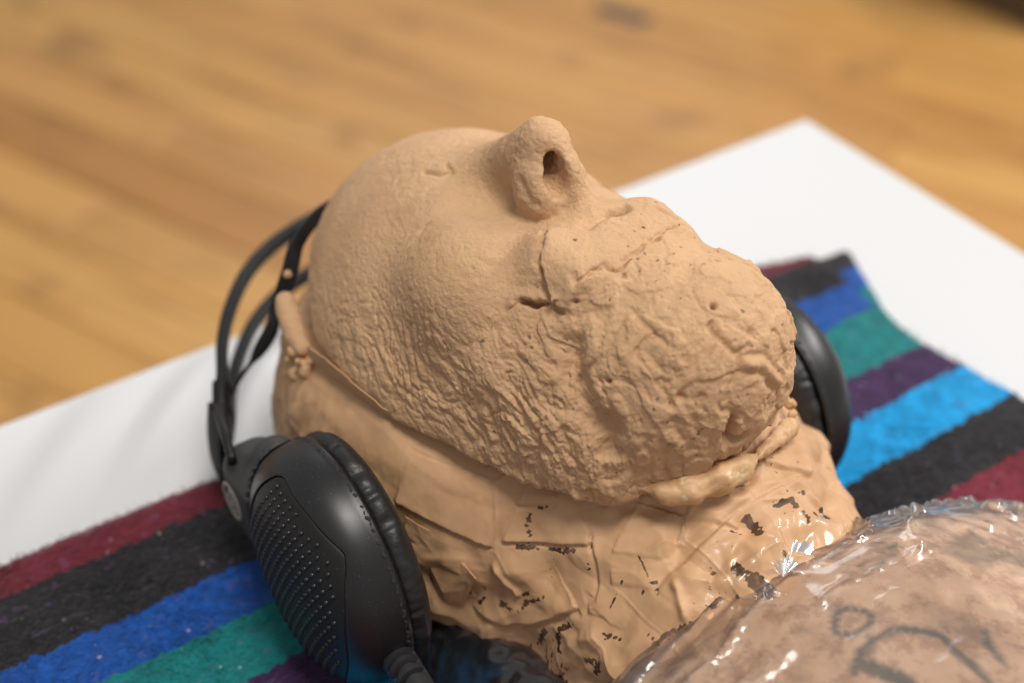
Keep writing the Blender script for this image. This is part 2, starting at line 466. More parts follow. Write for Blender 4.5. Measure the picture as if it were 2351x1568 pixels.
def mat_chest():
    m = Mat('marked_skin_paint')
    a = m.noise(42, 5, .6, dist=.15); c = m.ramp(a, 0, [(.28, (.30, .18, .105)), (.45, (.50, .315, .195)), (.58, (.58, .385, .255)), (.75, (.62, .46, .34))])
    h = m.noise(120, 5, .7, dist=.25); hr = m.ramp(h, 0, [(.40, (.55, .45, .38)), (.52, (1, 1, 1))])
    c = m.mix(.7, (c, 0), m.mix(1., (c, 0), (hr, 0), 'MULTIPLY'))
    c = m.mix(m.math('MULTIPLY', m.attr('brown'), .6), c, (.13, .085, .04))
    c = m.mix(m.math('MULTIPLY', m.attr('ink'), .85), c, (.035, .037, .035))
    m.col(c).set(Roughness=.6); m.nrm(m.bump((h, 0), .4, .001)); return m.m

M = dict(clay=mat_clay(), neck=mat_neck(), foam=mat_foam(), plastic=mat_black_plastic(), band=mat_black_plastic('matt_black_plastic', (.005, .005, .0055), .5),
         grey=mat_black_plastic('charcoal_plastic', (.045, .044, .043), .5), panel=mat_black_plastic('panel_plastic', (.013, .012, .011), .5),
         leather=mat_leather(), thread=mat_plain('black_thread', (.022, .021, .02), .8), rubber=mat_plain('black_rubber', (.016, .016, .018), .55),
         emblem=mat_plain('pale_print', (.40, .36, .31), .5), white=mat_plain('white_lacquer', (.63, .635, .65), .42, .4),
         blanket=mat_blanket(), blanket2=mat_blanket(-.019), floor=mat_floor(), film=mat_film(refl=1.25), film3=mat_film('pinched_film', .02, (.98, .97, .96), 1.6), film2=mat_film('dark_film', .01, (.62, .58, .60), 1.5), chest=mat_chest(),
         stain=mat_plain('dark_stain', (.07, .05, .045), .5), dark=mat_plain('dark_olive', (.085, .058, .028), .6),
         gap=mat_plain('plank_joint', (.10, .055, .022), .8))

# ---------------------------------------------------------------- floor of planks
floor = tag_floor = obj('floor', [(-3000, -1500, -756), (4500, -1500, -756), (4500, 5000, -756), (-3000, 5000, -756)], [(0, 1, 2, 3)], M['gap'], smooth=False, kind='structure')
rng = random.Random(4)
def box(x0, x1, y0, y1, z0, z1, b=0.):
    if b <= 0:
        V = [(x0, y0, z0), (x1, y0, z0), (x1, y1, z0), (x0, y1, z0), (x0, y0, z1), (x1, y0, z1), (x1, y1, z1), (x0, y1, z1)]
        return V, [(0, 3, 2, 1), (4, 5, 6, 7), (0, 1, 5, 4), (1, 2, 6, 5), (2, 3, 7, 6), (3, 0, 4, 7)]
    V = [(x0, y0, z0), (x1, y0, z0), (x1, y1, z0), (x0, y1, z0), (x0, y0, z1-b), (x1, y0, z1-b), (x1, y1, z1-b), (x0, y1, z1-b),
         (x0+b, y0+b, z1), (x1-b, y0+b, z1), (x1-b, y1-b, z1), (x0+b, y1-b, z1)]
    return V, [(0, 3, 2, 1), (8, 9, 10, 11)]+[(i, (i+1) % 4, (i+1) % 4+4, i+4) for i in range(4)]+[(i+4, (i+1) % 4+4, (i+1) % 4+8, i+8) for i in range(4)]
PW, PL = 118., 1500.
me_plank = None
fa = math.radians(90+23.4)                                    # boards run this way in plan
for r in range(-26, 14):
    s0 = rng.uniform(0, PL)
    for k in range(-1, 3):
        u0, v0 = s0+(k-1)*PL, r*PW
        cxy = Vector((u0+PL/2, v0)); cx_ = 900+cxy.x*math.cos(fa)-cxy.y*math.sin(fa); cy_ = 1000+cxy.x*math.sin(fa)+cxy.y*math.cos(fa)
        if me_plank is None:
            V, Fc = box(-PL/2+1, PL/2-1, -PW/2+1, PW/2-1, -18, 0, 2)
            o = obj('plank', V, Fc, M['floor'], floor, smooth=False); me_plank = o.data
        else:
            o = bpy.data.objects.new('plank', me_plank); COL.objects.link(o); o.parent = floor
        o.location = (cx_*MM, cy_*MM, -.750); o.rotation_euler = (0, 0, fa)

# ---------------------------------------------------------------- plinth
V, Fc = box(-700, 284.1, -900, 187.6, -749, 0, 1.0)
plinth = obj('plinth', V, Fc, M['white'], smooth=False)
tag(plinth, 'white lacquered box plinth under the striped blanket', 'plinth')

# ---------------------------------------------------------------- striped blanket
def slab(name, mat, far, right, z0, z1, seed, parent=None, nx=260, ny=240, x0=-430., y0=-420.):
    far = np.array(far, float); right = np.array(right, float)
    U, W = np.meshgrid(np.linspace(0, 1, nx), np.linspace(0, 1, ny), indexing='ij')
    X = x0+U*(200-x0); Y = np.zeros_like(X)
    for _ in range(3):
        yf = np.interp(X, far[:, 0], far[:, 1]); Y = y0+W*(yf-y0)
        xr = np.interp(-Y, -right[:, 1], right[:, 0]); X = x0+U*(xr-x0)
    P = np.stack([X.ravel(), Y.ravel(), np.zeros(X.size)], 1)
    wob = noise(P, (14, 14, 14), seed+3)*1.2+noise(P, (4, 4, 4), seed+4)*.7
    ef = np.clip((1-U.ravel())*(600)/4, 0, 1); eb = np.clip((1-W.ravel())*520/4, 0, 1)
    e = np.sqrt(1-(1-np.minimum(ef, eb))**2)
    X = X.ravel()+np.where(U.ravel() > .98, wob, 0); Y = Y.ravel()+np.where(W.ravel() > .98, wob, 0)
    Zt = z0+.4+(z1-z0)*e+(1.1*noise(P, (38, 30, 30), seed)+.45*noise(P, (7, 4, 7), seed+1)+.35*noise(P, (2.4, 2.0, 3), seed+2)+.9*noise(P, (90, 60, 30), seed+6))*e
    n = nx*ny
    V = np.concatenate([np.stack([X, Y, np.maximum(Zt, z0+.4)], 1), np.stack([X, Y, np.full(n, z0)], 1)])
    idx = np.arange(n).reshape(nx, ny)
    Q = np.stack([idx[:-1, :-1], idx[1:, :-1], idx[1:, 1:], idx[:-1, 1:]], -1).reshape(-1, 4)
    ring = np.concatenate([idx[:-1, 0], idx[-1, :-1], idx[:0:-1, -1], idx[0, :0:-1]]); rn = np.roll(ring, -1)
    S = np.stack([ring, ring+n, rn+n, rn], 1)
    st_ = V[:, 1]+8*sstep(90, 190, V[:, 0])*sstep(62, 80, V[:, 1])-4*sstep(100, 190, V[:, 0])*sstep(70, 50, V[:, 1])*sstep(20, 40, V[:, 1])
    return obj(name, V, np.concatenate([Q, Q[:, ::-1]+n, S[:, ::-1]]), mat, parent, attrs={'across': st_*MM})
blanket = empty('blanket')
tag(blanket, 'folded woven blanket with blue, teal, purple, black and maroon stripes', 'blanket')
slab('upper_layer', M['blanket'], [(-430, 104), (-176, 105.5), (-93, 103), (60, 97), (162, 91.8), (193, 84)],
     [(190, 90), (190, 77), (191, 59), (185, 31), (186, 10), (190, -13), (193, -35), (200, -90), (205, -420)], 5.6, 10.6, 11, blanket)
slab('lower_layer', M['blanket2'], [(-430, 96), (-93, 94), (100, 86), (170, 80), (186, 82), (192, 86.5), (214, 84)],
     [(214, 90), (213, 80), (204, 60.5), (194, 40), (189.5, 18), (194, 1), (195.5, -17), (194, -35), (200, -90), (205, -420)], .3, 5.2, 31, blanket)

def fibres(n, seed):
    rs = np.random.RandomState(seed)
    xy = np.stack([rs.uniform(-215, 205, n), rs.uniform(-110, 104, n)], 1)
    keep = ~((np.abs(xy[:, 0]) < 55) & (xy[:, 1] > -80)); xy = xy[keep]; n = len(xy)
    xr = np.interp(-xy[:, 1], [-90, -77, -59, -31, -10, 13, 35, 110], [189, 189, 190, 184, 185, 189, 192, 200]); yf = np.interp(xy[:, 0], [-430, -176, -93, 60, 162, 193], [103, 104.5, 102, 96, 91, 83])
    ok = (xy[:, 0] < xr) & (xy[:, 1] < yf); xy = xy[ok]; n = len(xy)
    base = np.stack([xy[:, 0], xy[:, 1], np.full(n, 10.4)+rs.normal(0, .35, n)], 1)
    a = rs.uniform(0, 2*np.pi, n); L = rs.uniform(1.4, 3.6, n); up = rs.uniform(.25, 1.1, n); wd = rs.uniform(.07, .16, n)
    d = np.stack([np.cos(a), np.sin(a), np.zeros(n)], 1); s = np.stack([-np.sin(a), np.cos(a), np.zeros(n)], 1)*wd[:, None]
    m1 = base+d*(L*.5)[:, None]+np.array([0, 0, 1.])*up[:, None]; m2 = base+d*L[:, None]+np.array([0, 0, 1.])*(up*.35)[:, None]+s*rs.normal(0, 5, n)[:, None]
    V = np.stack([base-s, base+s, m1-s, m1+s, m2-s*.3, m2+s*.3], 1).reshape(-1, 3); i = np.arange(n)[:, None]*6
    Q = np.concatenate([i+np.array([0, 1, 3, 2]), i+np.array([2, 3, 5, 4])])
    ac = V[:, 1]+8*sstep(90, 190, V[:, 0])*sstep(62, 80, V[:, 1])-4*sstep(100, 190, V[:, 0])*sstep(70, 50, V[:, 1])*sstep(20, 40, V[:, 1])
    obj('wool_fibres', V, Q, M['blanket'], blanket, attrs={'across': ac*MM}, kind='stuff')
fibres(90000, 3)

# ---------------------------------------------------------------- sculpted figure: features of the face and of the wrapped neck
FACE = {
    'fold': [(-14.4, 4.1, 148.7), (-19.2, -0.6, 149.7), (-24.0, -5.4, 146.1), (-25.2, -10.3, 140.7), (-24.6, -14.7, 137.9), (-23.8, -18.8, 136.5)],
    'gash': [(-30.8, -4.3, 134.7), (-29.3, -6.7, 135.3), (-28.5, -9.2, 135.2), (-26.9, -10.7, 136.3), (-25.4, -13.0, 137.4)],
    'mouth': [(-8.9, -3.8, 150.7), (-3.3, -1.8, 151.0), (1.6, -1.0, 151.1), (5.8, -1.3, 150.9), (11.2, -1.3, 150.5)],
    'mouth_hole': [(4.3, -1.0, 150.9), (6.9, -1.6, 150.9)],
    'far_fold': [(17.8, -4.4, 149.8), (18.9, -8.7, 149.4), (20.2, -12.7, 148.9)],
    'shelf': [(-22.1, -13.7, 145.2), (-19.8, -17.7, 144.7), (-12.4, -18.8, 147.0), (-9.5, -21.4, 145.9), (-5.3, -20.5, 147.2), (1.0, -19.1, 148.5), (6.8, -17.7, 149.1), (15.3, -16.0, 149.0), (21.9, -16.4, 146.7)],
    'pits': [(5.4, -46.5, 144.6), (18.7, -31.7, 146.5), (24.8, 27.9, 134.5), (14.4, 17.9, 141.8), (-21.1, -19.1, 140.4), (-23.9, -17.3, 137.2), (26.0, -30.1, 143.1)],
    'brow_crack': [(-22.3, 64.2, 138.9), (-20.8, 61.0, 139.8), (-19.6, 57.4, 140.5), (-17.2, 56.0, 141.5), (-16.2, 53.5, 141.9)],
    'brow_crack2': [(-15.7, 59.7, 141.5), (-16.2, 55.7, 141.8)],
    'eye_crack': [(-34.1, 37.1, 139.8), (-35.9, 39.5, 137.8), (-38.4, 38.9, 136.7), (-40.8, 38.7, 134.9), (-42.7, 39.2, 132.6)],
    'eye_lid': [(-33.5, 54.8, 134.1), (-29.1, 52.8, 136.9), (-24.3, 49.8, 139.1)],
    'wing_fold': [(-14.2, 21.3, 158.3), (-15.2, 16.7, 155.0), (-13.7, 13.4, 151.5), (-11.9, 12.1, 152.1)],
    'pit4': [(-11.4, -55.1, 125.5), (5.3, -46.3, 144.7), (-14.1, -55.7, 110.1), (-24.2, -39.2, 126.3)],
    'crevice': [(2.5, -62.4, 114.8), (2.8, -62.1, 109.8), (3.2, -61.6, 106.3), (7.7, -62.0, 107.2)],
    'groove_r': [(-24.6, -21.9, 134.5), (-29.1, -28.6, 125.9), (-29.6, -37.0, 116.2), (-26.8, -43.3, 111.4), (-26.0, -46.1, 101.2)],
    'line_a': [(-11.8, -30.6, 142.5), (-12.2, -37.9, 140.8), (-10.9, -43.7, 139.3), (-10.0, -47.4, 137.3)],
    'line_b': [(1.1, -48.5, 142.5), (2.4, -53.0, 139.2), (5.8, -57.3, 134.8), (11.3, -56.3, 136.3)],
    'ridge_c': [(8.3, -59.2, 131.7), (13.4, -59.9, 129.8), (16.5, -61.0, 124.8), (19.9, -61.0, 120.9)],
}
NECK = {
    'lip_rim': [(-61.9, 72.6, 79.6), (-60.9, 60.0, 82.1), (-59.9, 45.2, 83.2), (-58.7, 35.5, 83.3), (-57.4, 27.2, 83.1), (-55.3, 22.3, 83.5)],
    'band_edge': [(-69.3, 9.1, 63.6), (-65.5, 0.7, 63.1), (-61.5, -7.0, 61.9), (-56.7, -14.9, 60.7), (-51.8, -22.6, 59.8)],
    't1': [(-43.4, -21.6, 73.1), (-40.0, -24.6, 73.9), (-36.2, -28.2, 75.1), (-33.0, -30.2, 76.5)],
    't2': [(-50.3, -22.9, 62.1), (-43.8, -30.3, 64.4), (-37.7, -37.4, 66.5), (-32.1, -43.9, 69.1), (-30.6, -44.9, 70.4)],
    't3': [(-29.4, -43.2, 72.0), (-31.2, -45.7, 69.5), (-32.5, -49.9, 67.1), (-35.7, -54.2, 62.6), (-37.8, -56.1, 59.7), (-39.3, -55.3, 57.5), (-40.6, -56.6, 55.3)],
    't4': [(-59.5, -20.3, 35.3), (-52.9, -31.7, 34.5), (-49.4, -39.0, 38.9), (-45.9, -45.8, 45.8), (-42.0, -51.8, 53.4), (-41.2, -52.2, 54.7)],
    't5': [(-53.2, -23.1, 56.0), (-51.5, -27.9, 51.9), (-50.0, -32.3, 48.9), (-49.8, -34.1, 46.4)],
    't6': [(2.0, -67.7, 80.5), (-6.3, -68.3, 79.0), (-13.7, -68.2, 76.5), (-20.8, -69.2, 72.8), (-26.7, -70.2, 68.9)],
    't7': [(-26.4, -69.8, 69.2), (-23.3, -67.0, 71.7), (-20.3, -64.2, 74.2), (-15.2, -62.4, 77.1), (-7.5, -59.3, 80.6), (-2.7, -53.8, 83.1)],
    't8': [(-37.1, -19.5, 79.0), (-39.5, -20.5, 76.8), (-44.0, -22.5, 71.3), (-50.3, -23.7, 60.9)],
    't9': [(-21.3, -69.9, 72.5), (-22.2, -74.5, 71.1), (-24.1, -79.1, 69.2), (-25.7, -83.4, 67.4)],
    't10': [(-26.3, -42.5, 74.8), (-21.4, -41.5, 78.7), (-17.2, -41.7, 81.0), (-13.5, -45.5, 81.5), (-13.2, -50.3, 80.4)],
    't11': [(22.8, -56.8, 82.5), (27.4, -58.0, 81.0), (32.3, -61.3, 78.1), (35.9, -64.5, 75.3)],
    't12': [(35.9, -64.5, 75.3), (23.6, -65.1, 79.8), (9.1, -66.6, 81.2), (-6.2, -68.2, 78.9), (-20.8, -69.9, 72.9)],
    't13': [(-2.3, -54.0, 83.1), (-5.8, -57.8, 81.4), (-10.8, -60.7, 79.3), (-15.1, -63.0, 77.0)],
    't14': [(30.6, -68.7, 76.3), (32.6, -73.7, 73.7), (33.3, -78.5, 71.6), (35.1, -83.9, 68.6)],
}
FLAKES = [
    (2.0, [(-46.6, -28.0, 62.5), (-41.2, -34.5, 64.3), (-34.5, -43.6, 66.6)]),
    (1.6, [(-41.1, -26.2, 71.6), (-42.5, -27.1, 69.3), (-43.3, -27.2, 67.9), (-43.0, -29.2, 66.5)]),
    (1.3, [(-38.1, -27.4, 73.9), (-36.3, -28.7, 74.6)]),
    (0.8, [(-35.1, -30.1, 74.8), (-35.2, -31.1, 74.1)]),
    (0.6, [(-34.6, -35.0, 71.7), (-34.1, -38.4, 69.8)]),
    (1.1, [(-31.4, -45.3, 69.3), (-32.9, -47.1, 67.3), (-35.2, -48.6, 64.2)]),
    (2.2, [(-53.3, -29.7, 41.4), (-51.7, -32.4, 41.7), (-50.5, -34.8, 41.6)]),
    (1.3, [(-48.8, -34.7, 48.4), (-47.7, -36.3, 49.9)]),
    (1.4, [(-50.0, -35.8, 42.5), (-49.1, -36.0, 45.7), (-45.7, -40.7, 50.3)]),
    (2.4, [(-43.8, -53.0, 48.9), (-45.2, -50.5, 45.9), (-46.5, -50.0, 42.0), (-47.2, -52.7, 38.8)]),
    (2.2, [(-47.4, -45.0, 40.9), (-48.5, -44.2, 35.8), (-49.2, -42.2, 31.9)]),
    (1.0, [(-42.7, -56.6, 51.2), (-44.1, -59.2, 48.0)]),
    (1.8, [(-41.1, -63.3, 53.7), (-38.8, -69.5, 56.5)]),
    (1.2, [(-42.6, -63.4, 50.7), (-43.4, -63.8, 48.9)]),
    (2.2, [(-45.2, -63.5, 44.9), (-43.9, -68.2, 47.7), (-45.5, -67.8, 43.5)]),
    (1.2, [(-28.9, -66.8, 67.8), (-26.4, -66.9, 69.7), (-24.8, -67.6, 70.6)]),
    (0.7, [(-22.2, -51.7, 75.4), (-21.5, -53.3, 75.4)]),
    (1.2, [(-26.0, -69.2, 69.7), (-26.4, -70.5, 68.9)]),
    (0.5, [(-16.6, -60.0, 77.0), (-18.8, -62.7, 75.1)]),
    (0.5, [(-24.0, -57.1, 73.1), (-20.5, -55.2, 75.7)]),
    (0.4, [(-24.1, -57.3, 73.1), (-26.2, -68.1, 69.4)]),
    (0.7, [(-34.8, -56.3, 63.4), (-33.8, -57.1, 64.5)]),
    (0.3, [(-30.8, -59.5, 67.2), (-40.2, -62.8, 55.2)]),
    (0.9, [(-11.1, -73.8, 76.2), (-11.6, -76.5, 75.4)]),
    (1.2, [(-33.9, -76.7, 61.5), (-33.4, -80.2, 61.4)]),
    (1.0, [(-30.9, -79.6, 63.7), (-30.6, -81.2, 63.9)]),
    (1.6, [(-56.3, -23.4, 45.0), (-56.3, -24.2, 42.2), (-57.8, -22.9, 38.2)]),
    (1.6, [(29.0, -66.2, 77.7), (35.5, -66.4, 74.8)]),
    (1.4, [(28.2, -67.8, 77.5), (34.6, -69.5, 74.1)]),
    (1.2, [(17.9, -66.0, 80.6), (24.5, -67.0, 79.0)]),
    (2.2, [(17.2, -69.6, 79.7), (24.5, -69.7, 78.1), (23.2, -72.6, 77.5)]),
    (1.0, [(3.5, -69.2, 80.4), (6.2, -70.1, 80.1)]),
    (1.0, [(-0.4, -70.6, 79.5), (1.7, -72.1, 79.3)]),
    (2.0, [(-5.7, -70.3, 78.6), (-3.4, -73.6, 78.4), (-3.6, -76.6, 77.5)]),
    (1.4, [(11.9, -70.2, 80.2), (15.2, -73.3, 79.0), (21.0, -73.6, 77.8)]),
    (2.6, [(24.1, -75.0, 76.5), (23.3, -77.9, 75.8), (29.1, -82.1, 72.2)]),
    (2.0, [(29.0, -75.3, 74.7), (28.7, -79.0, 73.5)]),
    (1.2, [(31.8, -71.0, 75.1), (32.4, -79.4, 71.7), (35.1, -83.9, 68.6)]),
    (5.5, [(-6.3, -80.7, 76.0), (-4.1, -86.5, 75.1), (-2.9, -90.4, 74.3)]),
    (3.0, [(-2.0, -82.7, 76.4), (4.9, -82.5, 77.0)]),
    (1.6, [(-18.4, -83.8, 71.4), (-10.9, -86.3, 73.5)]),
    (1.6, [(-28.7, -81.9, 65.3), (-24.7, -83.4, 68.0)]),
    (0.9, [(4.8, -78.6, 78.0), (4.0, -80.2, 77.4)]),
    (0.9, [(4.3, -82.6, 76.8), (2.7, -84.8, 76.2)]),
    (3.6, [(6.5, -69.7, 80.3), (6.3, -76.8, 78.5), (8.1, -82.9, 76.7)]),
    (1.0, [(-11.1, -73.7, 76.2), (-11.9, -76.9, 75.2)]),
    (0.5, [(-1.9, -95.8, 73.1), (-2.0, -96.2, 73.0)]),
]

INK = {
    'circ': [(9.8, -109.8, 78.2), (6.5, -108.1, 78.0), (2.8, -110.5, 77.9), (0.6, -113.5, 78.1), (3.0, -116.7, 78.5), (8.0, -117.3, 78.8), (11.6, -115.9, 78.7), (12.3, -113.0, 78.5)],
    'arc': [(-5.4, -125.8, 78.5), (-0.2, -122.7, 78.9), (5.6, -121.3, 79.0), (12.9, -122.3, 79.4), (17.7, -125.3, 79.6), (22.0, -130.4, 79.7), (21.1, -136.9, 80.3), (20.6, -142.3, 80.8), (20.1, -149.1, 81.4)],
    'tail': [(33.5, -136.0, 78.9), (30.5, -139.5, 79.6), (27.8, -146.2, 80.5)],
    'loop': [(41.3, -97.2, 73.4), (29.7, -99.1, 75.9), (23.4, -99.0, 76.6), (23.6, -101.5, 76.9), (30.0, -101.7, 76.3), (36.8, -100.1, 75.0)],
    'blot': [(-1.9, -125.0, 78.9), (0.4, -130.1, 79.6), (2.8, -136.2, 80.2)],
}
BROWN = [(68.6, -104.5, 66.2), (56.3, -107.3, 70.9), (57.3, -112.1, 71.0), (67.9, -112.4, 67.2), (76.4, -117.4, 64.0)]

def frame(e, up=(0, 0, 1)):
    e = np.asarray(e, float); e /= np.linalg.norm(e); a = np.cross(e, up); a /= np.linalg.norm(a); return np.stack([e, a, np.cross(e, a)], 1)
FW = frame((.12, -.68, -.72)); FC = frame((.1, -.45, -.9)); FH = frame((.75, -.5, .2))
def mask_disp(P, N):
    x, y, z = P.T
    wn = noise(P, 14, 71)
    front = np.maximum(sstep(-15, -22, y+2*wn), sstep(-4, -14, y+3*wn)*sstep(142, 136, z))                                        # chin patch
    cheek = sstep(-20, -36, x+6*wn)*sstep(136, 122, z+7*wn)*sstep(80, 48, y)
    rimf = .25+.75*sstep(86, 97, z-.22*np.clip(-y-26, 0, 60))
    cheek = np.maximum(cheek, .9*sstep(-26, -34, x+4*wn)*sstep(0, -16, y)*sstep(140, 130, z))
    cheek *= rimf
    smoothk = np.clip(1-np.maximum(front, cheek), 0, 1)
    warp = np.stack([noise(P, 9, 81), noise(P, 9, 82), noise(P, 9, 83)], 1)*2.0+np.stack([noise(P, 26, 84), noise(P, 26, 85), noise(P, 26, 86)], 1)*7
    # elephant-skin wrinkles of the cheek
    f1, f2 = voronoi((P+warp)@FW, (15, 3.9, 3.9), 91); g = np.clip(f2-f1, 0, .6)
    wr = np.sqrt(g/.6)-.62
    f1, f2 = voronoi((P+warp*.6)@FW, (6.0, 1.9, 1.9), 92); wr2 = np.sqrt(np.clip(f2-f1, 0, .6)/.6)-.62
    amp = .55+.55*sstep(-.5, .5, noise(P, 16, 93))
    low = (sstep(58, 22, y)*.75+.25)*(.55+.75*sstep(124, 104, z))
    h = cheek*low*amp*(1.15*wr+.36*wr2)
    f1, f2 = voronoi((P+warp*1.3)@frame((.5, -.75, -.35)), (20, 6, 6), 95); h += cheek*sstep(118, 100, z)*.8*(np.sqrt(np.clip(f2-f1, 0, .5)/.5)-.7)
    h += cheek*.20*fbm(P, 2.2, 2, 94)+sstep(-18, -32, x)*sstep(140, 126, z)*sstep(70, 40, y)*.15*(np.abs(noise(P, 1.9, 96))-.2)
    # chin: big knife-smeared lumps, strokes, ragged skin
    f1, f2 = voronoi((P+warp*1.8)@FC, (22, 10, 10), 101); lump = np.sqrt(np.clip(f2-f1, 0, .7)/.7)-.6
    st = fbm(P@FC+warp@FC, (15, 3.4, 3.4), 2, 102)
    cr = np.abs(fbm(P+warp, 13, 2, 103)); patch = sstep(-.25, .35, noise(P, 13, 104))
    W = P@FC+warp@FC*.7
    pl1 = sstep(.02, .16, noise(W, (15, 8, 8), 140)+.12*noise(P, 3, 141)); pl2 = sstep(.05, .20, noise(W, (9, 13, 9), 142)+.12*noise(P, 2.6, 143)); pl3 = sstep(.10, .2, noise(W, (7, 4.5, 4.5), 144))
    rough = (1-.72*np.maximum(pl1, pl2))*(1-.55*sstep(136, 144, z))
    h += front*(1-.4*sstep(138, 146, z))*(.75*pl1+.65*pl2+.35*pl3*rough+.15*lump+rough*.80*st+.55*(cr-.28)+.24*fbm(P, 2.6, 3, 105)*rough+1.1*noise(P, 17, 106)-.6)
    f1, f2 = voronoi(P+warp*.6, 3.4, 107); h += front*.30*rough*(np.sqrt(np.clip(f2-f1, 0, .6)/.6)-.6)
    # smooth upper face: broad hand marks, fine grain
    h += smoothk*(.55*noise(P, 17, 111)+.32*noise(P@FH, (10, 2.6, 2.6), 112)*sstep(-.1, .4, noise(P, 15, 118))+.17*fbm(P, 2.6, 3, 113))
    gr = noise(P, 1.1, 114)
    h += (.07+.10*cheek+.07*front)*gr+.07*noise(P, .75, 115)
    nose = np.exp(-(((P-np.array([-3., 22, 158]))**2).sum(1))/180.); h += nose*(.9*noise(P, 6, 151)+.6*np.abs(noise(P, 3, 152))+.25*noise(P, 1.6, 153))
    wart = np.clip(noise(P, 3.0, 116)-.48, 0, 1); h += wart*1.1*(.35+.65*cheek)
    dip = np.clip(-noise(P, 2.4, 117)-.60, 0, 1); h -= dip*2.2*(.25+.75*front)
    jag = .5*noise(P, 2.0, 121)+.8*noise(P, 5, 122)
    def groove(k, depth, w, jit=.8):
        d, v, s = near_poly(P, FACE[k]); d = np.abs(d+jit*jag*.6); return -depth*np.exp(-(d/w)**2)*sstep(0, .1, s)*sstep(1, .9, s)
    def step(k, hgt, w, side, edge=.7):
        d, v, s = near_poly(P, FACE[k]); sd = v@np.asarray(side, float)+edge*jag
        m = sstep(0, .12, s)*sstep(1, .88, s)
        return m*(hgt*sstep(-.5, .5, sd)*np.exp(-np.maximum(sd, 0)/w)*(d < 3*w)-.7*hgt*np.exp(-((sd+.5)/.7)**2)*(d < 4))
    h += step('fold', 1.7, 4., (.85, -.1, .3))+groove('fold', .3, .8)
    h += step('shelf', 1.5, 7., (.1, -.9, -.2), 1.3)
    h += groove('mouth', 2.0, 2.0)+groove('far_fold', 1.2, 1.2)+groove('groove_r', 3.6, 4.0)+groove('line_a', 1.0, .9)+groove('line_b', 1.3, 1.0)
    d, v, s = near_poly(P, FACE['mouth_hole']); h -= 5.0*np.exp(-((d+.3*jag)/1.5)**2)
    d, v, s = near_poly(P, FACE['gash']); up = v@np.array([-.3, .55, .6])
    h += -3.8*np.exp(-((d+.9*jag)/.6)**2)*sstep(0, .15, s)*sstep(1, .85, s)+1.2*np.exp(-((d-1.8)/1.8)**2)*(up > 0)
    h += groove('brow_crack', 1.3, .8)+groove('brow_crack2', .9, .6)+groove('eye_crack', .8, .8)+groove('wing_fold', .9, 1.4, .3)
    d, v, s = near_poly(P, FACE['eye_lid']); h += 1.0*np.exp(-(d/4.5)**2)
    d, v, s = near_poly(P, FACE['ridge_c']); h += 1.0*np.exp(-((d+.6*jag)/1.4)**2)-.9*np.exp(-((d-2.6)/1.1)**2)
    d, v, s = near_poly(P, FACE['crevice']); h -= 5.5*np.exp(-((d+jag*.9)/1.5)**2)
    for k, (p, r, dep) in enumerate([(q, .8 if k_ not in (2, 3, 7, 8) else .55, 1.8 if k_ not in (2, 3, 7, 8) else .8) for k_, q in enumerate(FACE['pits'])]+[(q, 1.1, 2.6) for q in FACE['pit4']]):
        h -= dep*np.exp(-((P-np.array(p))**2).sum(1)/(r*(.6+.5*((k*7) % 5)/4))**2)
    return h
mask_region = lambda P: mask_sdf(P)
figure = empty('sculpted_figure')
tag(figure, 'clay coloured sculpted head and wrapped chest lying face up on the blanket', 'sculpture')
V, Q = solid(mask_sdf, (-74, -72, 74), (66, 140, 178), 1.6, 2, mask_disp)
nz = noise(V, 1.7, 131)+.25*noise(V, .8, 133); cl = noise(V, 20, 132)
speck = sstep(.64, .72, nz+.16*sstep(0, .5, cl)-.12)*sstep(20, -5, V[:, 1])
obj('face_mask', V, Q, M['clay'], figure, attrs={'speck': np.clip(speck, 0, 1)})

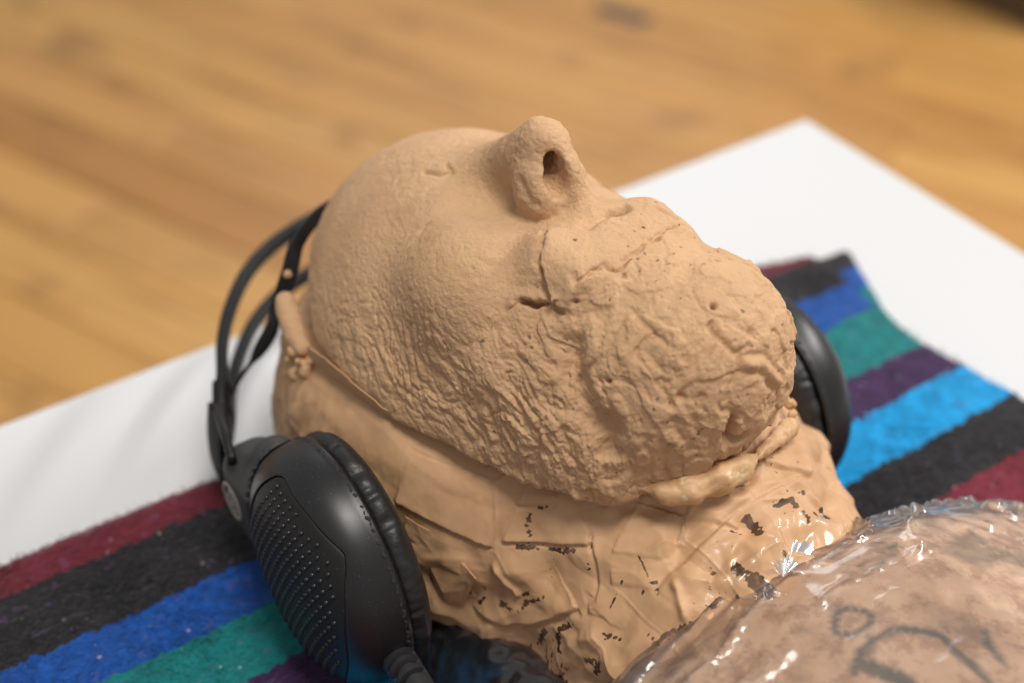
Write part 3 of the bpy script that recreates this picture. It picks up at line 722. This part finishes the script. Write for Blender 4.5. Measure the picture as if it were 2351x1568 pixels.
def neck_disp(P, N):
    x, y, z = P.T
    warp = np.stack([noise(P, 15, 201), noise(P, 15, 202), noise(P, 15, 203)], 1)*4
    cr = np.abs(noise(P+warp, 19, 204)); cr2 = np.abs(noise(P+warp, 9, 205))
    lowk = sstep(64, 48, z+.25*y+6)                                       # crumpled below the smooth band
    k = .35+.65*np.maximum(lowk, sstep(-35, -50, y))
    h = k*(1.5*(.3-cr)+.75*(.3-cr2))+.5*noise(P, 26, 206)+.06*noise(P, 2.2, 207)
    q = P+warp*.35; rs = np.random.RandomState(5)
    for i_ in range(9):                                                   # straight folds of stiff tape
        dv = rs.normal(size=3); dv /= np.linalg.norm(dv); lam = rs.uniform(13, 30)
        tri = np.abs(((q@dv)/lam+rs.rand()) % 1-.5)*2
        h += k*.125*lam*(tri-.5)*sstep(-.05, .35, noise(P, 24, 240+i_))
    back = sstep(25, 50, y)*sstep(86, 70, z)
    h += back*(1.0*noise(P@frame((0, .1, 1)), (22, 5, 5), 208)+.5*np.abs(noise(P, 8, 209)))
    for nm, (hg, w) in dict(band_edge=(1.5, 7), t1=(.7, 4), t2=(1.0, 5), t3=(.9, 4), t4=(1.4, 5), t6=(.6, 6), t7=(.7, 5), t8=(.35, 4), t11=(1.1, 5), t12=(.5, 8), t13=(.7, 3)).items():
        d, v, s = near_poly(P, NECK[nm]); up = np.array({'t3': (.75, -.5, .4), 't6': (-.5, -.8, -.3), 't7': (.6, .5, .3), 't8': (.6, -.6, -.3), 't11': (.4, .7, .5), 't12': (.0, -1, 0), 't13': (.8, -.4, .2)}.get(nm, (0, .3, .95)))
        sd = v@up+.25*noise(P, 6, 210); m = sstep(0, .06, s)*sstep(1, .94, s)*(d < 3.*w)
        h += m*(hg*sstep(-.35, .35, sd)*np.exp(-np.maximum(sd, 0)/w)-.6*hg*np.exp(-((sd+.6)/.7)**2))
    for nm, (hg, w) in dict(t5=(1.8, 1.1), t9=(1.6, 1.2), t10=(1.4, 2.2), t14=(1.5, 1.1)).items():
        d, v, s = near_poly(P, NECK[nm]); h += hg*np.exp(-(d/w)**2)*sstep(0, .2, s)*sstep(1, .8, s)
    cl = sstep(-70, -84, y+3*noise(P, 12, 211))*sstep(-30, -5, x)
    h += cl*1.1*np.abs(noise(P@frame((.5, 1, -.2)), (20, 4.5, 4.5), 212))
    return h
V, Q = solid(neck_sdf, (-90, -128, 3), (84, 156, 122), 2.2, 2, neck_disp)
jag = fbm(V@frame((1, .1, 0)), (3.0, .9, .9), 3, 221); fl = np.zeros(len(V))
for w, pts in FLAKES:
    if len(pts) > 1:
        d, s = d_poly(V, pts); fl = np.maximum(fl, np.clip(.5+(max(w*.45, .34)-d)/(1.2 if w > .8 else .7)+(.8 if w > .8 else .3)*jag, 0, 1)*(d < w*2.2+1))
scr = fbm(V@frame((.5, -.6, -.6)), (7, .8, .8), 2, 222); fl = np.maximum(fl, sstep(.64, .72, scr)*sstep(.1, .5, noise(V, 17, 223))*sstep(-10, -30, V[:, 1]))
low = sstep(44, 30, V[:, 2])*sstep(.05, .25, fbm(V@frame((.2, .2, 1)), (6, 1.6, 1.6), 3, 224)-.1)*sstep(-30, -45, V[:, 1]); fl = np.maximum(fl, low*.9)
clear = .6*sstep(-72, -82, V[:, 1]+4*noise(V, 12, 225))*sstep(-22, -6, V[:, 0])*sstep(34, 22, V[:, 0])
neck = obj('wrapped_neck', V, Q, M['neck'], figure, attrs={'flake': fl, 'clear': clear})

# foam bead squeezed out between the chin and the neck, with crumbs beside it
BEAD = [(-21, -49, 91), (-14, -54, 90), (-6, -58.5, 91), (2, -60.5, 92), (10, -61, 92), (18, -59, 90.5), (26, -55.5, 88), (34, -52, 85), (42, -48.5, 82), (48, -44.5, 80)]
BR = [1.2, 3.2, 4.6, 4.7, 3.8, 1.7, 2.0, 2.9, 2.7, 1.6]
def bead_sdf(P):
    d = np.full(len(P), 1e9)
    for i in range(len(BEAD)-1): d = smin(d, s_cap(P, BEAD[i], BEAD[i+1], BR[i], BR[i+1]), 2.)
    return d
fd = lambda P, N: 1.2*noise(P, 8, 301)+.8*np.abs(noise(P, 5, 302))+.35*fbm(P, 2.4, 2, 305)*sstep(8, 20, P[:, 0])-.4+.14*fbm(P, 1.8, 2, 303)-1.1*np.exp(-((P[:, 0]-18-2*noise(P, 4, 304))/1.6)**2)
V, Q = solid(bead_sdf, (-28, -72, 78), (56, -34, 104), 1.2, 1, fd); obj('foam_bead', V, Q, M['foam'], figure)
def lump(name, pts, r, seed, amp=1.0, mat='foam'):
    pts = np.array(pts, float)
    def f(P):
        d = np.full(len(P), 1e9)
        for p, q in zip(pts, r): d = smin(d, np.sqrt(((P-p)**2).sum(1))-q, 2.4)
        return d
    V, Q = solid(f, pts.min(0)-max(r)-2.5, pts.max(0)+max(r)+2.5, .9, 1, lambda P, N: amp*(.7*noise(P, 3.2, seed)+.45*np.abs(noise(P, 2, seed+1))))
    return obj(name, V, Q, M[mat], figure)
lump('foam_crumb', [(11, -58.0, 83.4), (13.5, -59.2, 82.6), (12, -60.8, 81.6), (15, -57, 83.6)], [1.7, 1.5, 1.2, 1.3], 311, 2.2)
lump('foam_crumb', [(46, -45, 83), (49, -41.5, 83), (50, -38, 82)], [1.4, 1.7, 1.3], 351, 2.0)
lump('clay_roll', [(-63, 92, 86.5), (-64, 88.5, 84.5), (-65, 84, 82.5), (-66, 79, 80.5), (-66.5, 74, 79.5)], [3.2, 4.0, 4.2, 4.0, 3.0], 361, .35, 'clay')
lump('clay_roll', [(-58, 99, 91.5)], [1.5], 371, .3, 'clay')
rr = random.Random(8)
lump('clay_drip', [(-69+rr.uniform(-2., 2.), 73+rr.uniform(-8, 8), 73+rr.uniform(-9, 6)) for _ in range(34)], [rr.uniform(.9, 1.7) for _ in range(34)], 381, 1.2, 'clay')

# loose tape: a raised lip along the mask, crumpled ends beside the ear cup
def sheet(name, rows, mat, n=(30, 8), crum=.5, seed=1, thick=.35, parent=None):
    """a thin bent sheet through rows of control points"""
    G = np.stack([spline(r, n[0]) for r in rows]); G = np.stack([spline(G[:, i], n[1]) for i in range(n[0])])
    P = G.reshape(-1, 3); k = n[1]
    idx = np.arange(len(P)).reshape(n[0], k); Q = np.stack([idx[:-1, :-1], idx[1:, :-1], idx[1:, 1:], idx[:-1, 1:]], -1).reshape(-1, 4)
    N = vnorm(P, Q); P = P+N*(crum*(np.abs(noise(P, 7, seed))*2-.5)+.5*crum*noise(P, 3.5, seed+1))[:, None]
    N = vnorm(P, Q); m = len(P); V = np.concatenate([P, P-N*thick])
    ring = np.concatenate([idx[:-1, 0], idx[-1, :-1], idx[:0:-1, -1], idx[0, :0:-1]]); rn = np.roll(ring, -1)
    S = np.stack([ring, ring+m, rn+m, rn], 1)
    o = obj(name, V, np.concatenate([Q, Q[:, ::-1]+m, S[:, ::-1]]), mat, parent, attrs={'flake': np.zeros(2*m), 'clear': np.zeros(2*m)})
    return o
lip = np.array([(-64.6, 66.3, 85.2), (-63.4, 54.5, 87.1), (-61.8, 41.3, 87.0), (-60.1, 32.5, 86.3), (-58.4, 25.2, 85.2), (-56.1, 20.6, 85.2)])
sheet('tape_lip', [lip+(-.5, 1, -14), lip+(-1.8, .5, -7), lip+(-3.2, -.5, -1.5), lip+(-3.4, -.8, 1.2)], M['neck'], (60, 10), .35, 401, .5, neck)

def flap(name, pts, push, tris, seed):
    eye = np.array([-203., -261., 375.]); pts = np.array(pts, float); dr = eye-pts; dr /= np.linalg.norm(dr, axis=1)[:, None]; pts = pts+dr*np.array(push, float)[:, None]
    bm = bmesh.new(); vs = [bm.verts.new(p) for p in pts]
    for t_ in tris: bm.faces.new([vs[i] for i in t_])
    bmesh.ops.recalc_face_normals(bm, faces=bm.faces); bmesh.ops.subdivide_edges(bm, edges=bm.edges, cuts=3, use_grid_fill=True)
    bm.normal_update(); P = np.array([v.co for v in bm.verts]); d = .45*noise(P, 6, seed)+.35*np.abs(noise(P, 3.2, seed+1))
    for v, k in zip(bm.verts, d): v.co += v.normal*float(k)
    bmesh.ops.solidify(bm, geom=bm.faces[:], thickness=.4)
    bmesh.ops.triangulate(bm, faces=bm.faces); bm.verts.index_update()
    V = [tuple(v.co) for v in bm.verts]; Fs = [tuple(v.index for v in f.verts) for f in bm.faces]; bm.free(); n = len(V); VA = np.array(V)
    return obj(name, V, Fs, M['neck'], neck, smooth=False, attrs={'flake': sstep(.5, .6, noise(VA, 5, seed+3)+.3*noise(VA, 1.5, seed+4)), 'clear': np.zeros(n)})
flap('tape_flap', [(-65.9, 8.8, 59.2), (-59.6, -3.6, 57.6), (-56.5, -14.8, 45.3), (-55.4, -17.5, 42.9), (-57.5, -5.6, 7.5), (-62.8, 4.1, 8.2), (-65.8, 3.6, 51.4), (-62.5, -1.6, 52.7), (-61.8, -7.3, 30.5), (-58.0, -14.2, 35.5)],
     [4, 3.5, 9, 10, 16, 15, 6, 5.5, 12, 9], [(0, 1, 7), (0, 7, 6), (1, 2, 7), (7, 2, 8), (6, 7, 8), (6, 8, 5), (2, 9, 8), (2, 3, 9), (9, 4, 8), (3, 4, 9), (8, 4, 5)], 411)
flap('tape_flap', [(-59.6, -3.6, 57.6), (-49.5, -19.1, 55.0), (-52.5, -19.5, 47), (-55.5, -15.5, 45), (-57, -11, 50)], [3., 2.5, 6., 5.5, 4.2], [(0, 1, 4), (1, 2, 4), (2, 3, 4), (0, 4, 3)], 431)

flap('tape_flap', [(-56, -15, 45), (-53, -20, 40), (-54, -19, 32), (-57, -12, 26), (-59, -9, 36)], [5, 4.5, 7, 9, 8.5], [(0, 1, 4), (1, 2, 4), (2, 3, 4)], 441)
flap('tape_flap', [(-66.5, 7, 56), (-62, -1, 54), (-61.5, -4, 44), (-64.5, 2, 40), (-67, 6, 46)], [7, 7, 9.5, 10, 8.5], [(0, 1, 2), (0, 2, 4), (2, 3, 4)], 451)

# clear film heaped on the blanket at the side of the neck
sheet('loose_film', [[(-52, 2, 26), (-50, -22, 27), (-46, -45, 28), (-42, -66, 30), (-40, -88, 34)], [(-60, 2, 24), (-59, -24, 27), (-57, -48, 28), (-53, -72, 29), (-50, -95, 32)],
      [(-70, 0, 16), (-72, -26, 19), (-72, -52, 20), (-69, -78, 22), (-64, -102, 24)], [(-76, -2, 11.5), (-82, -28, 11.5), (-84, -55, 11.5), (-82, -82, 11.5), (-77, -108, 11.5)]], M['film2'], (140, 60), .4, 421, .2, figure)

# chest
V, Q = solid(chest_sdf, (-172, -336, 3), (214, -74, 112), 3.2, 1, lambda P, N: .8*noise(P, 14, 501)+.3*noise(P, 4, 502)+.8*noise(P, 40, 503))
ink = np.zeros(len(V)); jg = noise(V, 3, 511)
for nm, w in dict(circ=.95, arc=1.1, tail=1.0, loop=.6, blot=2.4).items():
    pts = INK[nm]; pts = pts+[pts[0]] if nm == 'circ' else pts
    d, s = d_poly(V, pts); ink = np.maximum(ink, sstep(w+.9, w-.5, d+.5*jg))
for p0, p1, p2 in [((60, -150, 83), (90, -165, 78), (120, -160, 70)), ((-40, -150, 78), (-60, -170, 76), (-50, -200, 80)), ((70, -190, 84), (40, -210, 88), (60, -240, 88)), ((100, -120, 70), (110, -135, 70), (100, -150, 72))]:
    d, s = d_poly(V, [p0, p1, p2]); ink = np.maximum(ink, sstep(3.4, 1.6, d+.5*jg))
d, s = d_poly(V, BROWN); brn = sstep(5, 2.5, d+1.5*jg)
obj('chest', V, Q, M['chest'], figure, attrs={'ink': ink, 'brown': brn})
film_sdf = lambda P: chest_sdf(P)-1.6
def film_disp(P, N):
    w = np.stack([noise(P, 40, 521), noise(P, 40, 522), noise(P, 40, 523)], 1)*6
    q = P+w
    n1 = noise(q@frame((1, .12, 0)), (150, 10, 10), 524); n2 = noise(q@frame((.75, -.65, 0)), (120, 14, 14), 525); n3 = noise(q@frame((.2, 1, 0)), (90, 15, 15), 527)
    edge = sstep(-124, -92, P[:, 1]); ridge = lambda n, s: np.exp(-(n/s)**2)
    return .8+(.5+2.2*edge)*ridge(n1, .10)+(.9+.4*edge)*ridge(n2, .08)*.45+.3*ridge(n3, .08)+.6*noise(P, 30, 526)+edge*.9*noise(q@frame((1, .1, 0)), (40, 5, 5), 528)
V, Q = solid(film_sdf, (-176, -342, 1), (218, -70, 116), 3.0, 1, film_disp)
keep = (V[Q][:, :, 2].min(1) > 11); Q = Q[keep]; us = np.unique(Q); mp = -np.ones(len(V), int); mp[us] = np.arange(len(us))
obj('plastic_film', V[us], mp[Q], M['film'], figure)

apex = np.array([1.5, -91.0, 77.2]); nr, na = 26, 160; fan = []
outer = spline([(-9, -68, 73.5), (-1, -65, 75.5), (6, -63, 76.5), (13, -62, 77), (20, -62.5, 76), (27, -66, 74), (31, -73, 72.2), (32, -82, 71)], na)
for i in range(nr):
    f = i/(nr-1); sag = 4.*f*(1-f)
    for j in range(na):
        p = apex*(1-f)+outer[j]*f; a = j/(na-1)
        pl = math.sin(a*46+2.2*math.sin(a*9))*.55+math.sin(a*23+1)*.6
        fan.append(p+np.array([0, 0, 1.0+pl*min(1, 3*f)*(1.05-f)*.8-sag*.6]))
fan = np.array(fan); idx = np.arange(nr*na).reshape(nr, na); fq = np.stack([idx[:-1, :-1], idx[1:, :-1], idx[1:, 1:], idx[:-1, 1:]], -1).reshape(-1, 4)
obj('film_pleats', fan, fq, M['film3'], figure)

# ---------------------------------------------------------------- headphones
phones = empty('headphones')
tag(phones, 'black over-ear headphones clamped round the back of the head', 'headphones')
CC = np.array([-88., 10., 47.])
def dome(P):
    q = P-CC; r = np.sqrt((q[:, 1]/40.)**2+(q[:, 2]/41.)**2); h = np.clip(-q[:, 0], 0, None)/22.
    return ((r**2.7+h**2.7)**(1/2.7)-1)*21
PANEL = np.array([(29, 2), (24, 12), (21, 20), (17.5, 27), (13, 33), (9.5, 35.6), (5, 36.5), (-9, 35.5), (-22, 31.5), (-26, 28), (-28.5, 23), (-31.5, 13), (-32.5, -3), (-29, -16), (-21, -29), (-6, -35.5), (12, -33), (24, -24), (29, -10)], float)
def poly2(P, poly):
    u, v = P[:, 1]-CC[1], P[:, 2]-CC[2]; d = np.full(len(P), 1e9); ins = np.zeros(len(P), bool); n = len(poly)
    for i in range(n):
        a, b = poly[i], poly[(i+1) % n]; e = b-a; w0, w1 = u-a[0], v-a[1]
        t = np.clip((w0*e[0]+w1*e[1])/(e@e), 0, 1); d = np.minimum(d, (w0-e[0]*t)**2+(w1-e[1]*t)**2)
        c = (a[1] > v) != (b[1] > v)
        ins ^= c & (u < (b[0]-a[0])*(v-a[1])/np.where(b[1] == a[1], 1e-9, b[1]-a[1])+a[0])
    return np.where(ins, -1, 1)*np.sqrt(d)
def cup_x(u, v, inset=0.):
    """outer face of the cup over the disc point (u, v)"""
    r = np.minimum(np.sqrt((u/40.)**2+(v/41.)**2), 1.)
    return CC[0]-(22-inset)*(1-r**2.7)**(1/2.7)
NT = 360; TH = np.linspace(0, 2*np.pi, NT, endpoint=False)
PO = spline(np.vstack([PANEL[-3:], PANEL, PANEL[:3]]), 1400); pa_ = np.unwrap(np.arctan2(PO[:, 1], PO[:, 0])); pr_ = np.hypot(PO[:, 0], PO[:, 1])
od = np.argsort(pa_ % (2*np.pi)); OUT = np.interp(TH, (pa_ % (2*np.pi))[od], pr_[od], period=2*np.pi); OUT = (np.roll(OUT, 1)+OUT+np.roll(OUT, -1))/3
RIM = 1/np.sqrt((np.cos(TH)/40.)**2+(np.sin(TH)/41.)**2)
def polar(rows, closed_centre):
    """rows: list of (radius per angle, inset) -> mesh over the cup"""
    V = []
    for rad, ins in rows:
        u, v = rad*np.cos(TH), rad*np.sin(TH); V.append(np.stack([cup_x(u, v)+ins, CC[1]+u, CC[2]+v], 1))
    V = np.concatenate(V); k = len(rows); idx = np.arange(k*NT).reshape(k, NT); nx_ = np.roll(idx, -1, 1)
    Q = [tuple(q) for q in np.stack([idx[:-1], idx[1:], nx_[1:], nx_[:-1]], -1).reshape(-1, 4).tolist()]
    if closed_centre: Q.append(tuple(idx[0].tolist()))
    return V, Q
def make_shell():
    rows = [(OUT-.1, 2.2), (OUT, .9), (OUT+.12, .35), (OUT+.4, .08), (OUT+.9, 0.)]
    for t in (1-np.cos(np.linspace(0, 1, 26)*math.pi/2)[::-1])[::-1][1:] if False else np.sin(np.linspace(.05, 1, 30)*math.pi/2): rows.append((OUT+.9+(RIM-OUT-.9)*t, 0.))
    rows += [(RIM*1.006, 1.5), (RIM*1.0, 2.8), (RIM*.96, 3.2)]
    return polar(rows, False)
def make_panel():
    rows = [(OUT*s, .5) for s in np.linspace(.02, .96, 26)]+[(OUT-.75, .5), (OUT-.5, .62), (OUT-.3, .95), (OUT-.2, 2.4)]
    return polar(rows, True)
def housing_sdf(P):
    a = s_rbox(P, (-94.5, 51, 43), (10.5, 17, 17), 8.5)
    a = smin(a, s_ell(P, (-92, 42, 59), (10, 13, 14.5)), 5)
    return np.maximum(a, -(dome(P)-.3))
cupV, cupQ = make_shell()
panV, panQ = make_panel()
houV, houQ = solid(housing_sdf, (-110, 20, 20), (-78, 76, 80), 1.1, 1)
def cushion():
    nt, nk = 300, 30; V = []
    for i in range(nt):
        a = 2*math.pi*i/nt
        for j in range(nk):
            b = 2*math.pi*j/nk
            V.append((CC[0]+6.2+5.6*math.sin(b)*1.0, a, 32.6+7.6*math.cos(b)))
    A = np.array(V); a, R = A[:, 1], A[:, 2]
    Q0 = np.stack([A[:, 0], CC[1]+R*np.cos(a), CC[2]+R*np.sin(a)*1.02], 1)
    w = noise(np.stack([np.cos(a)*34, np.sin(a)*34, A[:, 0]*.35], 1), (2.9, 2.9, 5), 601); w2 = noise(Q0, 1.6, 602)
    out = np.clip((R-33)/8, 0, 1)*sstep(-74.5, -82, A[:, 0])
    R = R+out*(1.1*w+.35*w2-.6*sstep(.1, .5, np.abs(w)))+.3*noise(Q0, 9, 603)
    Vv = np.stack([A[:, 0], CC[1]+R*np.cos(a), CC[2]+R*np.sin(a)*1.02], 1)
    idx = np.arange(nt*nk).reshape(nt, nk); i1 = np.roll(idx, -1, 0); j1 = np.roll(idx, -1, 1); ij = np.roll(i1, -1, 1)
    return Vv, np.stack([idx, i1, ij, j1], -1).reshape(-1, 4)
cusV, cusQ = cushion()
def stitch():
    n = 420; a = np.linspace(0, 2*math.pi, n, endpoint=False); k = 8; V = []
    for i in range(n):
        w = .5+.18*math.sin(i*1.9)+.16*math.sin(i*5.3+1)+.12*math.sin(i*.37)
        for j in range(k):
            b = 2*math.pi*j/k; R = 39.9+w*math.cos(b); V.append((CC[0]+.9+w*math.sin(b)+.3*math.sin(i*.9), CC[1]+R*math.cos(a[i]), CC[2]+R*math.sin(a[i])*1.02))
    idx = np.arange(n*k).reshape(n, k); i1 = np.roll(idx, -1, 0); j1 = np.roll(idx, -1, 1); ij = np.roll(i1, -1, 1)
    return np.array(V), np.stack([idx, i1, ij, j1], -1).reshape(-1, 4)
stV, stQ = stitch()
def dots():
    pts = []
    for r in range(-14, 15):
        for c in range(-14, 15):
            u, v = c*3.35+(r % 2)*1.6, r*3.05
            q = np.array([[0, CC[1]+u, CC[2]+v]])
            if poly2(q, PANEL)[0] < -2.2: pts.append((u, v))
    V, Fs = [], []; bm = []
    for u, v in pts:
        # outer surface of the panel at (u, v)
        xs = np.linspace(-114, -88, 400); P = np.stack([xs, np.full(400, CC[1]+u), np.full(400, CC[2]+v)], 1); i = 0; p = np.array([cup_x(u, v)+.5, CC[1]+u, CC[2]+v]); g = grad(lambda X: dome(X), p[None])[0]; g /= np.linalg.norm(g)
        F_ = frame(g, (0, 0, 1)); b0 = len(V)
        for lat, rr_ in ((0, .85), (.5, .72), (.8, .38)):
            for k in range(8):
                t = k*math.pi/4; V.append(p+g*(lat-.1)+F_[:, 1]*rr_*math.cos(t)+F_[:, 2]*rr_*math.sin(t))
        for L in range(2):
            for k in range(8): Fs.append((b0+L*8+k, b0+L*8+(k+1) % 8, b0+L*8+8+(k+1) % 8, b0+L*8+8+k))
        Fs.append(tuple(b0+16+k for k in range(8)))
    return np.array(V), Fs
dotV, dotF = dots()
def flipx(V, Q, shift=0.):
    V = np.array(V, float).copy(); V[:, 0] = -V[:, 0]+shift
    return V, (Q[:, ::-1].copy() if isinstance(Q, np.ndarray) else [tuple(reversed(f)) for f in Q])
def ring_tube(c, R, r, n=48, k=8, ny=1., nz=1.):
    V = []
    for i in range(n):
        a = 2*math.pi*i/n
        for j in range(k):
            b = 2*math.pi*j/k; q = R+r*math.cos(b); V.append((c[0]+r*.5*math.sin(b), c[1]+q*math.cos(a)*ny, c[2]+q*math.sin(a)*nz))
    idx = np.arange(n*k).reshape(n, k); i1 = np.roll(idx, -1, 0); j1 = np.roll(idx, -1, 1); ij = np.roll(i1, -1, 1)
    return np.array(V), np.stack([idx, i1, ij, j1], -1).reshape(-1, 4)
def far_side(V, Q):
    V, Q = flipx(V, Q, -5.); a = math.radians(-32); y, z = V[:, 1]-CC[1], V[:, 2]-CC[2]
    return np.stack([V[:, 0], 6+y*math.cos(a)-z*math.sin(a), 36+y*math.sin(a)+z*math.cos(a)], 1), Q
for side in (0, 1):
    T = (lambda V, Q: (V, Q)) if side == 0 else far_side
    cup = obj('ear_cup', *T(cupV, cupQ), M['plastic'], phones)
    pn = obj('vent_panel', *T(panV, panQ), M['panel'], cup)
    obj('raised_dots', *T(dotV, dotF), M['plastic'], cup, kind='stuff')
    obj('ear_cushion', *T(cusV, cusQ), M['leather'], cup)
    obj('stitched_seam', *T(stV, stQ), M['thread'], cup)
    hs = obj('hinge_housing', *T(houV, houQ), M['grey'], cup)
    ev, eq = ring_tube((-105.1, 57, 42), 6.4, .7); obj('emblem_ring', *T(ev, eq), M['emblem'], cup)
    for t in (90, 210, 330):
        ev, eq = ring_tube((-105.1, 57+2.5*math.cos(math.radians(t)), 42+2.5*math.sin(math.radians(t))), 2.0, .5, 24, 6); obj('emblem_ring', *T(ev, eq), M['emblem'], cup)
# headband: two bows, the end pieces they join, the inner strap
half = [(-96, 82), (-91, 94), (-85, 106), (-78, 121), (-67, 138), (-52, 155), (-34, 167), (-12, 174)]
for z in (55, 30):
    pts = [(x, y, z+(44-z)*math.exp(-max(0, y-82)/13.)) for x, y in half]; pts = pts+[(0, 175, z)]+[(-x, y, q-9*np.clip((175-y)/90, 0, 1)) for x, y, q in reversed(pts)]
    V, Fc = sweep(spline(pts, 120), rrect(4.0, 6.8, 1.6)); obj('headband_bow', V, Fc, M['band'], phones)
strap = [(-86, 100, 47), (-80, 102, 52), (-72, 103, 59), (-66, 101, 69), (-64, 98.5, 79), (-57, 100, 91), (-49, 106, 99), (-30, 121, 96), (0, 130, 90)]
strap = strap+[(-x, y, z) for x, y, z in reversed(strap[:-1])]
sp = spline(strap, 150); u = np.linspace(-1, 1, 150); wd = np.interp(np.abs(u), [0, .62, .70, .75, .80, 1], [1., 1., .95, .75, .28, .25])
V, Fc = sweep(sp, rrect(1.6, 5.6, .7), (0, .55, .85), np.stack([np.ones(150), wd], 1)); obj('inner_strap', V, Fc, M['band'], phones)
for sx in (1, -1):
    def put(name, path, w, h, mat, ref=(0, 0, 1), r=None):
        V, Fc = sweep(spline(np.array(path, float)*(sx, 1, 1)-np.array((0, 0, 9 if sx < 0 else 0)), 24), rrect(w, h, r or min(w, h)*.35), ref); return obj(name, V, Fc, M[mat], phones)
    put('end_joint', [(-90, 97, 44), (-88.5, 100, 46), (-86, 105, 48)], 6.5, 13, 'band')
    put('end_piece', [(-93.5, 92, 52), (-96, 91, 40), (-97, 89, 28), (-95.5, 85, 17)], 8.5, 3.0, 'band', (1, .2, 0))
    put('hinge_arm', [(-92, 94, 50), (-95, 86, 55), (-98, 76, 60), (-101, 64, 64), (-103.5, 54, 62)], 3.0, 4.5, 'band')
# cable with its ridged sleeve
pa = np.array(spline([(-88.5, -15, 36), (-90, -25, 39.5), (-91, -36, 42), (-91.5, -48, 43)], 70)); ns, nk = 70, 40
T = np.gradient(pa, axis=0); T /= np.linalg.norm(T, axis=1)[:, None]; S = np.cross(T, (0, 0, 1)); S /= np.linalg.norm(S, axis=1)[:, None]; U = np.cross(S, T)
V = []
for i in range(ns):
    f = i/(ns-1); r0 = 6.2-1.9*f
    for j in range(nk):
        a = 2*math.pi*j/nk; slot = (.16 < f < .88) and ((f*9) % 1) < .42 and abs(math.sin(a*1.0+.3)) > .28
        r = r0-(1.5 if slot else 0); V.append(pa[i]+S[i]*r*math.cos(a)+U[i]*r*math.sin(a))
Fc = [(i*nk+j, i*nk+(j+1) % nk, (i+1)*nk+(j+1) % nk, (i+1)*nk+j) for i in range(ns-1) for j in range(nk)]+[tuple(range(nk-1, -1, -1)), tuple((ns-1)*nk+j for j in range(nk))]
sl = obj('cable_sleeve', V, Fc, M['rubber'], phones, smooth=False)
V, Fc = sweep(spline([(-91.4, -45, 43), (-92, -58, 42), (-94, -80, 33), (-98, -110, 18), (-110, -160, 13.5)], 50), circ(2.0, 12)); obj('cable', V, Fc, M['rubber'], phones)

# ---------------------------------------------------------------- block standing in for an unidentified dark area, far right, and a stain on the boards
bx = empty('dark_block'); tag(bx, 'dark blurred block standing in for an unidentified dark area at top right', 'box')
V, Fc = box(1800, 2300, 1075, 1700, -749, -450, 3); obj('block_body', V, Fc, M['dark'], bx, smooth=False)
V, Fc = box(-55, 55, -22, 22, 0, .8); st = obj('floor_stain', V, Fc, M['stain'], floor, smooth=False)
st.location = (1.235, 1.545, -.7495); st.rotation_euler = (0, 0, fa)
